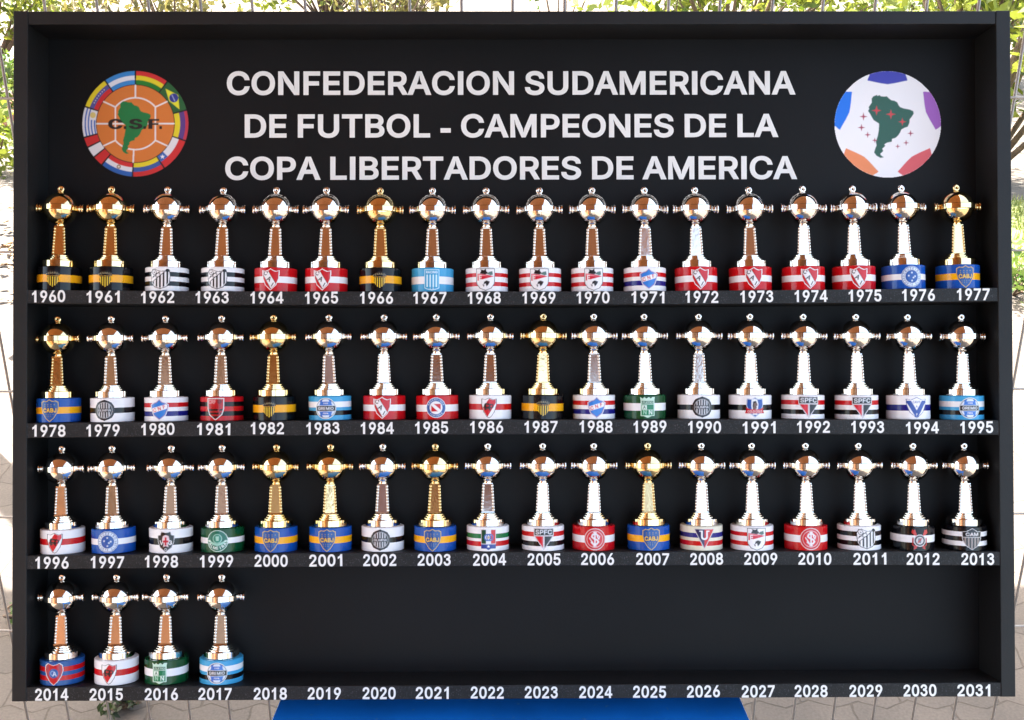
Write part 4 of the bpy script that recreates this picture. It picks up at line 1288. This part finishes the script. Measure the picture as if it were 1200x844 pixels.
def metal_meshes(m, cast):
    P = {}
    g = lathe_mm([(19.4, 28.35), (20.3, 28.5), (20.6, 29.0), (20.6, 35.8), (20.3, 36.3), (19.6, 36.5), (15.0, 36.5), (15.0, 37.0), (15.9, 37.3), (15.9, 38.2), (15.4, 38.5), (12.6, 38.6), (12.6, 39.2), (14.0, 39.5), (14.0, 40.3), (13.5, 40.6), (11.0, 40.7), (11.0, 41.3), (12.4, 41.6), (12.4, 42.5), (11.8, 43.0)], 56)
    P['foot'] = g.mesh("foot", m)
    # four-sided tapering stem with a flat panel per side and a twisted rope down each corner
    g = MB()
    zb, zt, wb, wt = 43.0, 77.8, 6.2, 4.5
    V, F = [], []
    def ring(z, w): return [(-w, -w * .85, z), (w, -w * .85, z), (w, w * .3, z), (-w, w * .3, z)]
    rings = [ring(zb, wb + 1.6), ring(zb + 1.0, wb + 1.6), ring(zb + 1.2, wb), ring(zt - 1.2, wt), ring(zt - 1.0, wt + 1.3), ring(zt, wt + 1.3)]
    for q in rings: V += q
    for i in range(len(rings) - 1):
        for k in range(4):
            F.append((4 * i + k, 4 * i + (k + 1) % 4, 4 * i + 4 + (k + 1) % 4, 4 * i + 4 + k))
    F += [(3, 2, 1, 0), tuple(4 * (len(rings) - 1) + k for k in range(4))]
    g.add([tuple(c * MMS for c in v) for v in V], F)
    nb = 9
    for i in range(nb):
        t = (i + .5) / nb
        z = zb + 1.4 + (zt - zb - 2.8) * t
        w = wb + (wt - wb) * t
        for sx in (-1, 1):
            for sy in (-1,):
                c = Vector((sx * (w + .85), -w * .85 + .25, z))
                d = Vector((sx * .35, .2, .9)).normalized() * 1.15
                n0 = len(g.v)
                g.ball((0, 0, 0), (1.75 * MMS, 1.75 * MMS, 1.95 * MMS), 12)
                rot = Vector((0, 0, 1)).rotation_difference(d).to_matrix()
                for j in range(n0, len(g.v)):
                    g.v[j] = tuple(rot @ Vector(g.v[j]) + c * MMS)
    P['stem'] = g.mesh("stem", cast)
    g = lathe_mm([(5.9, 77.8), (6.1, 78.4), (6.1, 79.4), (5.2, 79.9), (5.2, 81.2), (6.0, 81.7), (6.1, 82.8), (5.4, 84.0)], 28)
    P['neck'] = g.mesh("neck", m)
    P['globe'] = lathe_mm(globe_prof(99.0, 19.5), 56).mesh("globe", m)
    P['globe_band'] = lathe_mm([(18.4, 95.6), (21.3, 95.7), (21.7, 96.1), (21.7, 101.8), (21.3, 102.2), (18.4, 102.3)], 56).mesh("globe_band", m)
    g = lathe_mm([(4.2, 20.0), (3.4, 21.8), (3.8, 22.0), (5.2, 22.3), (5.4, 23.1), (5.1, 23.8), (3.5, 24.2), (3.4, 24.6), (4.8, 24.9), (5.9, 25.3), (6.1, 26.1), (5.9, 27.1), (3.8, 27.7), (1.4, 28.0)], 20, axis='x', origin=(.4, 0, 98.9))
    P['handle'] = g.mesh("handle", m)
    # finial: a small collar and an upright ring
    g = lathe_mm([(3.2, 117.6), (3.0, 118.6), (2.2, 119.0)], 16)
    n1, n2, R1, r2 = 22, 10, 2.6, 1.85
    vs = []
    for i in range(n1):
        a = 2 * math.pi * i / n1
        for k in range(n2):
            b = 2 * math.pi * k / n2
            rr = R1 + r2 * math.cos(b)
            vs.append((rr * math.cos(a) * MMS, r2 * math.sin(b) * MMS, (122.0 + rr * math.sin(a)) * MMS))
    g.add(vs, [(i * n2 + k, i * n2 + (k + 1) % n2, ((i + 1) % n1) * n2 + (k + 1) % n2, ((i + 1) % n1) * n2 + k) for i in range(n1) for k in range(n2)], 0, True)
    P['finial'] = g.mesh("finial", m)
    for k in ('foot', 'neck', 'globe_band', 'handle', 'stem'):
        P[k].set_sharp_from_angle(angle=R(40 if k == 'stem' else 21))
    return P


SILVER, GOLD = metal_meshes(M['silver'], M['silver_cast']), metal_meshes(M['gold'], M['gold_cast'])
RD, HD = 25.2, 28.4


def drum_mesh(stripes):
    cols = []
    for c, _ in stripes:
        if c not in cols: cols.append(c)
    prof, mi = [(RD - .9, 0), (RD, .5)], [cols.index(stripes[-1][0])]
    z = 0
    for c, sh in stripes[::-1]:
        z += sh
        prof.append((RD, min(z, 1) * (HD - .9) + .5 if z < .999 else HD - .7)); mi.append(cols.index(c))
    prof += [(RD - .8, HD), (.01, HD)]; mi += [cols.index(stripes[0][0])] * 2
    g = lathe_mm(prof, 64, mi)
    me = g.mesh("base_drum", [paint(c) for c in cols])
    me.set_sharp_from_angle(angle=R(35))
    return me


def crest_mesh(fn, w, h):
    A = Art(64, 3, w / h)
    fn(A)
    def place(U, V):
        x = U * w / 2; rr = RD + .12
        a = x / rr
        return np.stack([rr * np.sin(a), -rr * np.cos(a), HD / 2 + V * h / 2], 1) * MMS
    return art_mesh("crest", A, M['crest_print'], place)


LOOK = {}
for k_, (st, fn, w, h, words) in TEAMS.items():
    LOOK[k_] = (drum_mesh(st), crest_mesh(fn, w, h))

GRP = "miniature globe trophies lined up on the cabinet shelves"


def make_trophy(P):
    root = empty("trophy")
    d = link("base_drum", LOOK['A'][0], root)
    link("crest", LOOK['A'][1], d)
    link("foot", P['foot'], root); link("stem", P['stem'], root); link("neck", P['neck'], root)
    gl = link("globe", P['globe'], root); link("globe_band", P['globe_band'], gl)
    link("handle", P['handle'], root)
    h2 = link("handle", P['handle'], root); h2.rotation_euler = (0, 0, math.pi)
    link("finial", P['finial'], root)
    return root


proto = {'silver': make_trophy(SILVER), 'gilt': make_trophy(GOLD)}
used = set()
rj = random.Random(5)
for r, (y0, teams, zs, xs, ln) in enumerate(ROWS):
    for i, tk in enumerate(teams):
        year = y0 + i
        fin = 'gilt' if year in GOLD_YEARS else 'silver'
        if fin in used:
            t = copy_tree(proto[fin])
        else:
            t = proto[fin]; used.add(fin)
        dm = [c for c in t.children if c.name.startswith("base_drum")][0]
        dm.data = LOOK[tk][0]
        dm.children[0].data = LOOK[tk][1]
        yaw, tip = TIP.get(year, (rj.uniform(-1.6, 1.6), rj.uniform(-.7, .7)))
        st = [c for c in t.children if c.name.startswith("stem")][0]
        off = Vector((0, 0, .043))
        rs = Matrix.Rotation(R(tip), 4, 'X') @ Matrix.Rotation(R(yaw), 4, 'Z')
        st.matrix_local = Matrix.Translation(off) @ rs @ Matrix.Translation(-off)
        rot = Matrix.Rotation(ln[i] / 118 * .8, 4, 'Y') @ Matrix.Rotation(R(rj.uniform(-.6, .6)), 4, 'X') @ Matrix.Rotation(R(rj.uniform(-4, 4)), 4, 'Z')
        t.matrix_world = CAB @ Matrix.Translation((xs[i] * MMS, .0275 + rj.uniform(-.0008, .0015), SHELF[r][0] + bow(r, xs[i] * MMS) + .0002)) @ rot
        tag(t, "%s globe trophy on %s, above the white %d" % (fin, TEAMS[tk][4], year), "trophy", GRP)
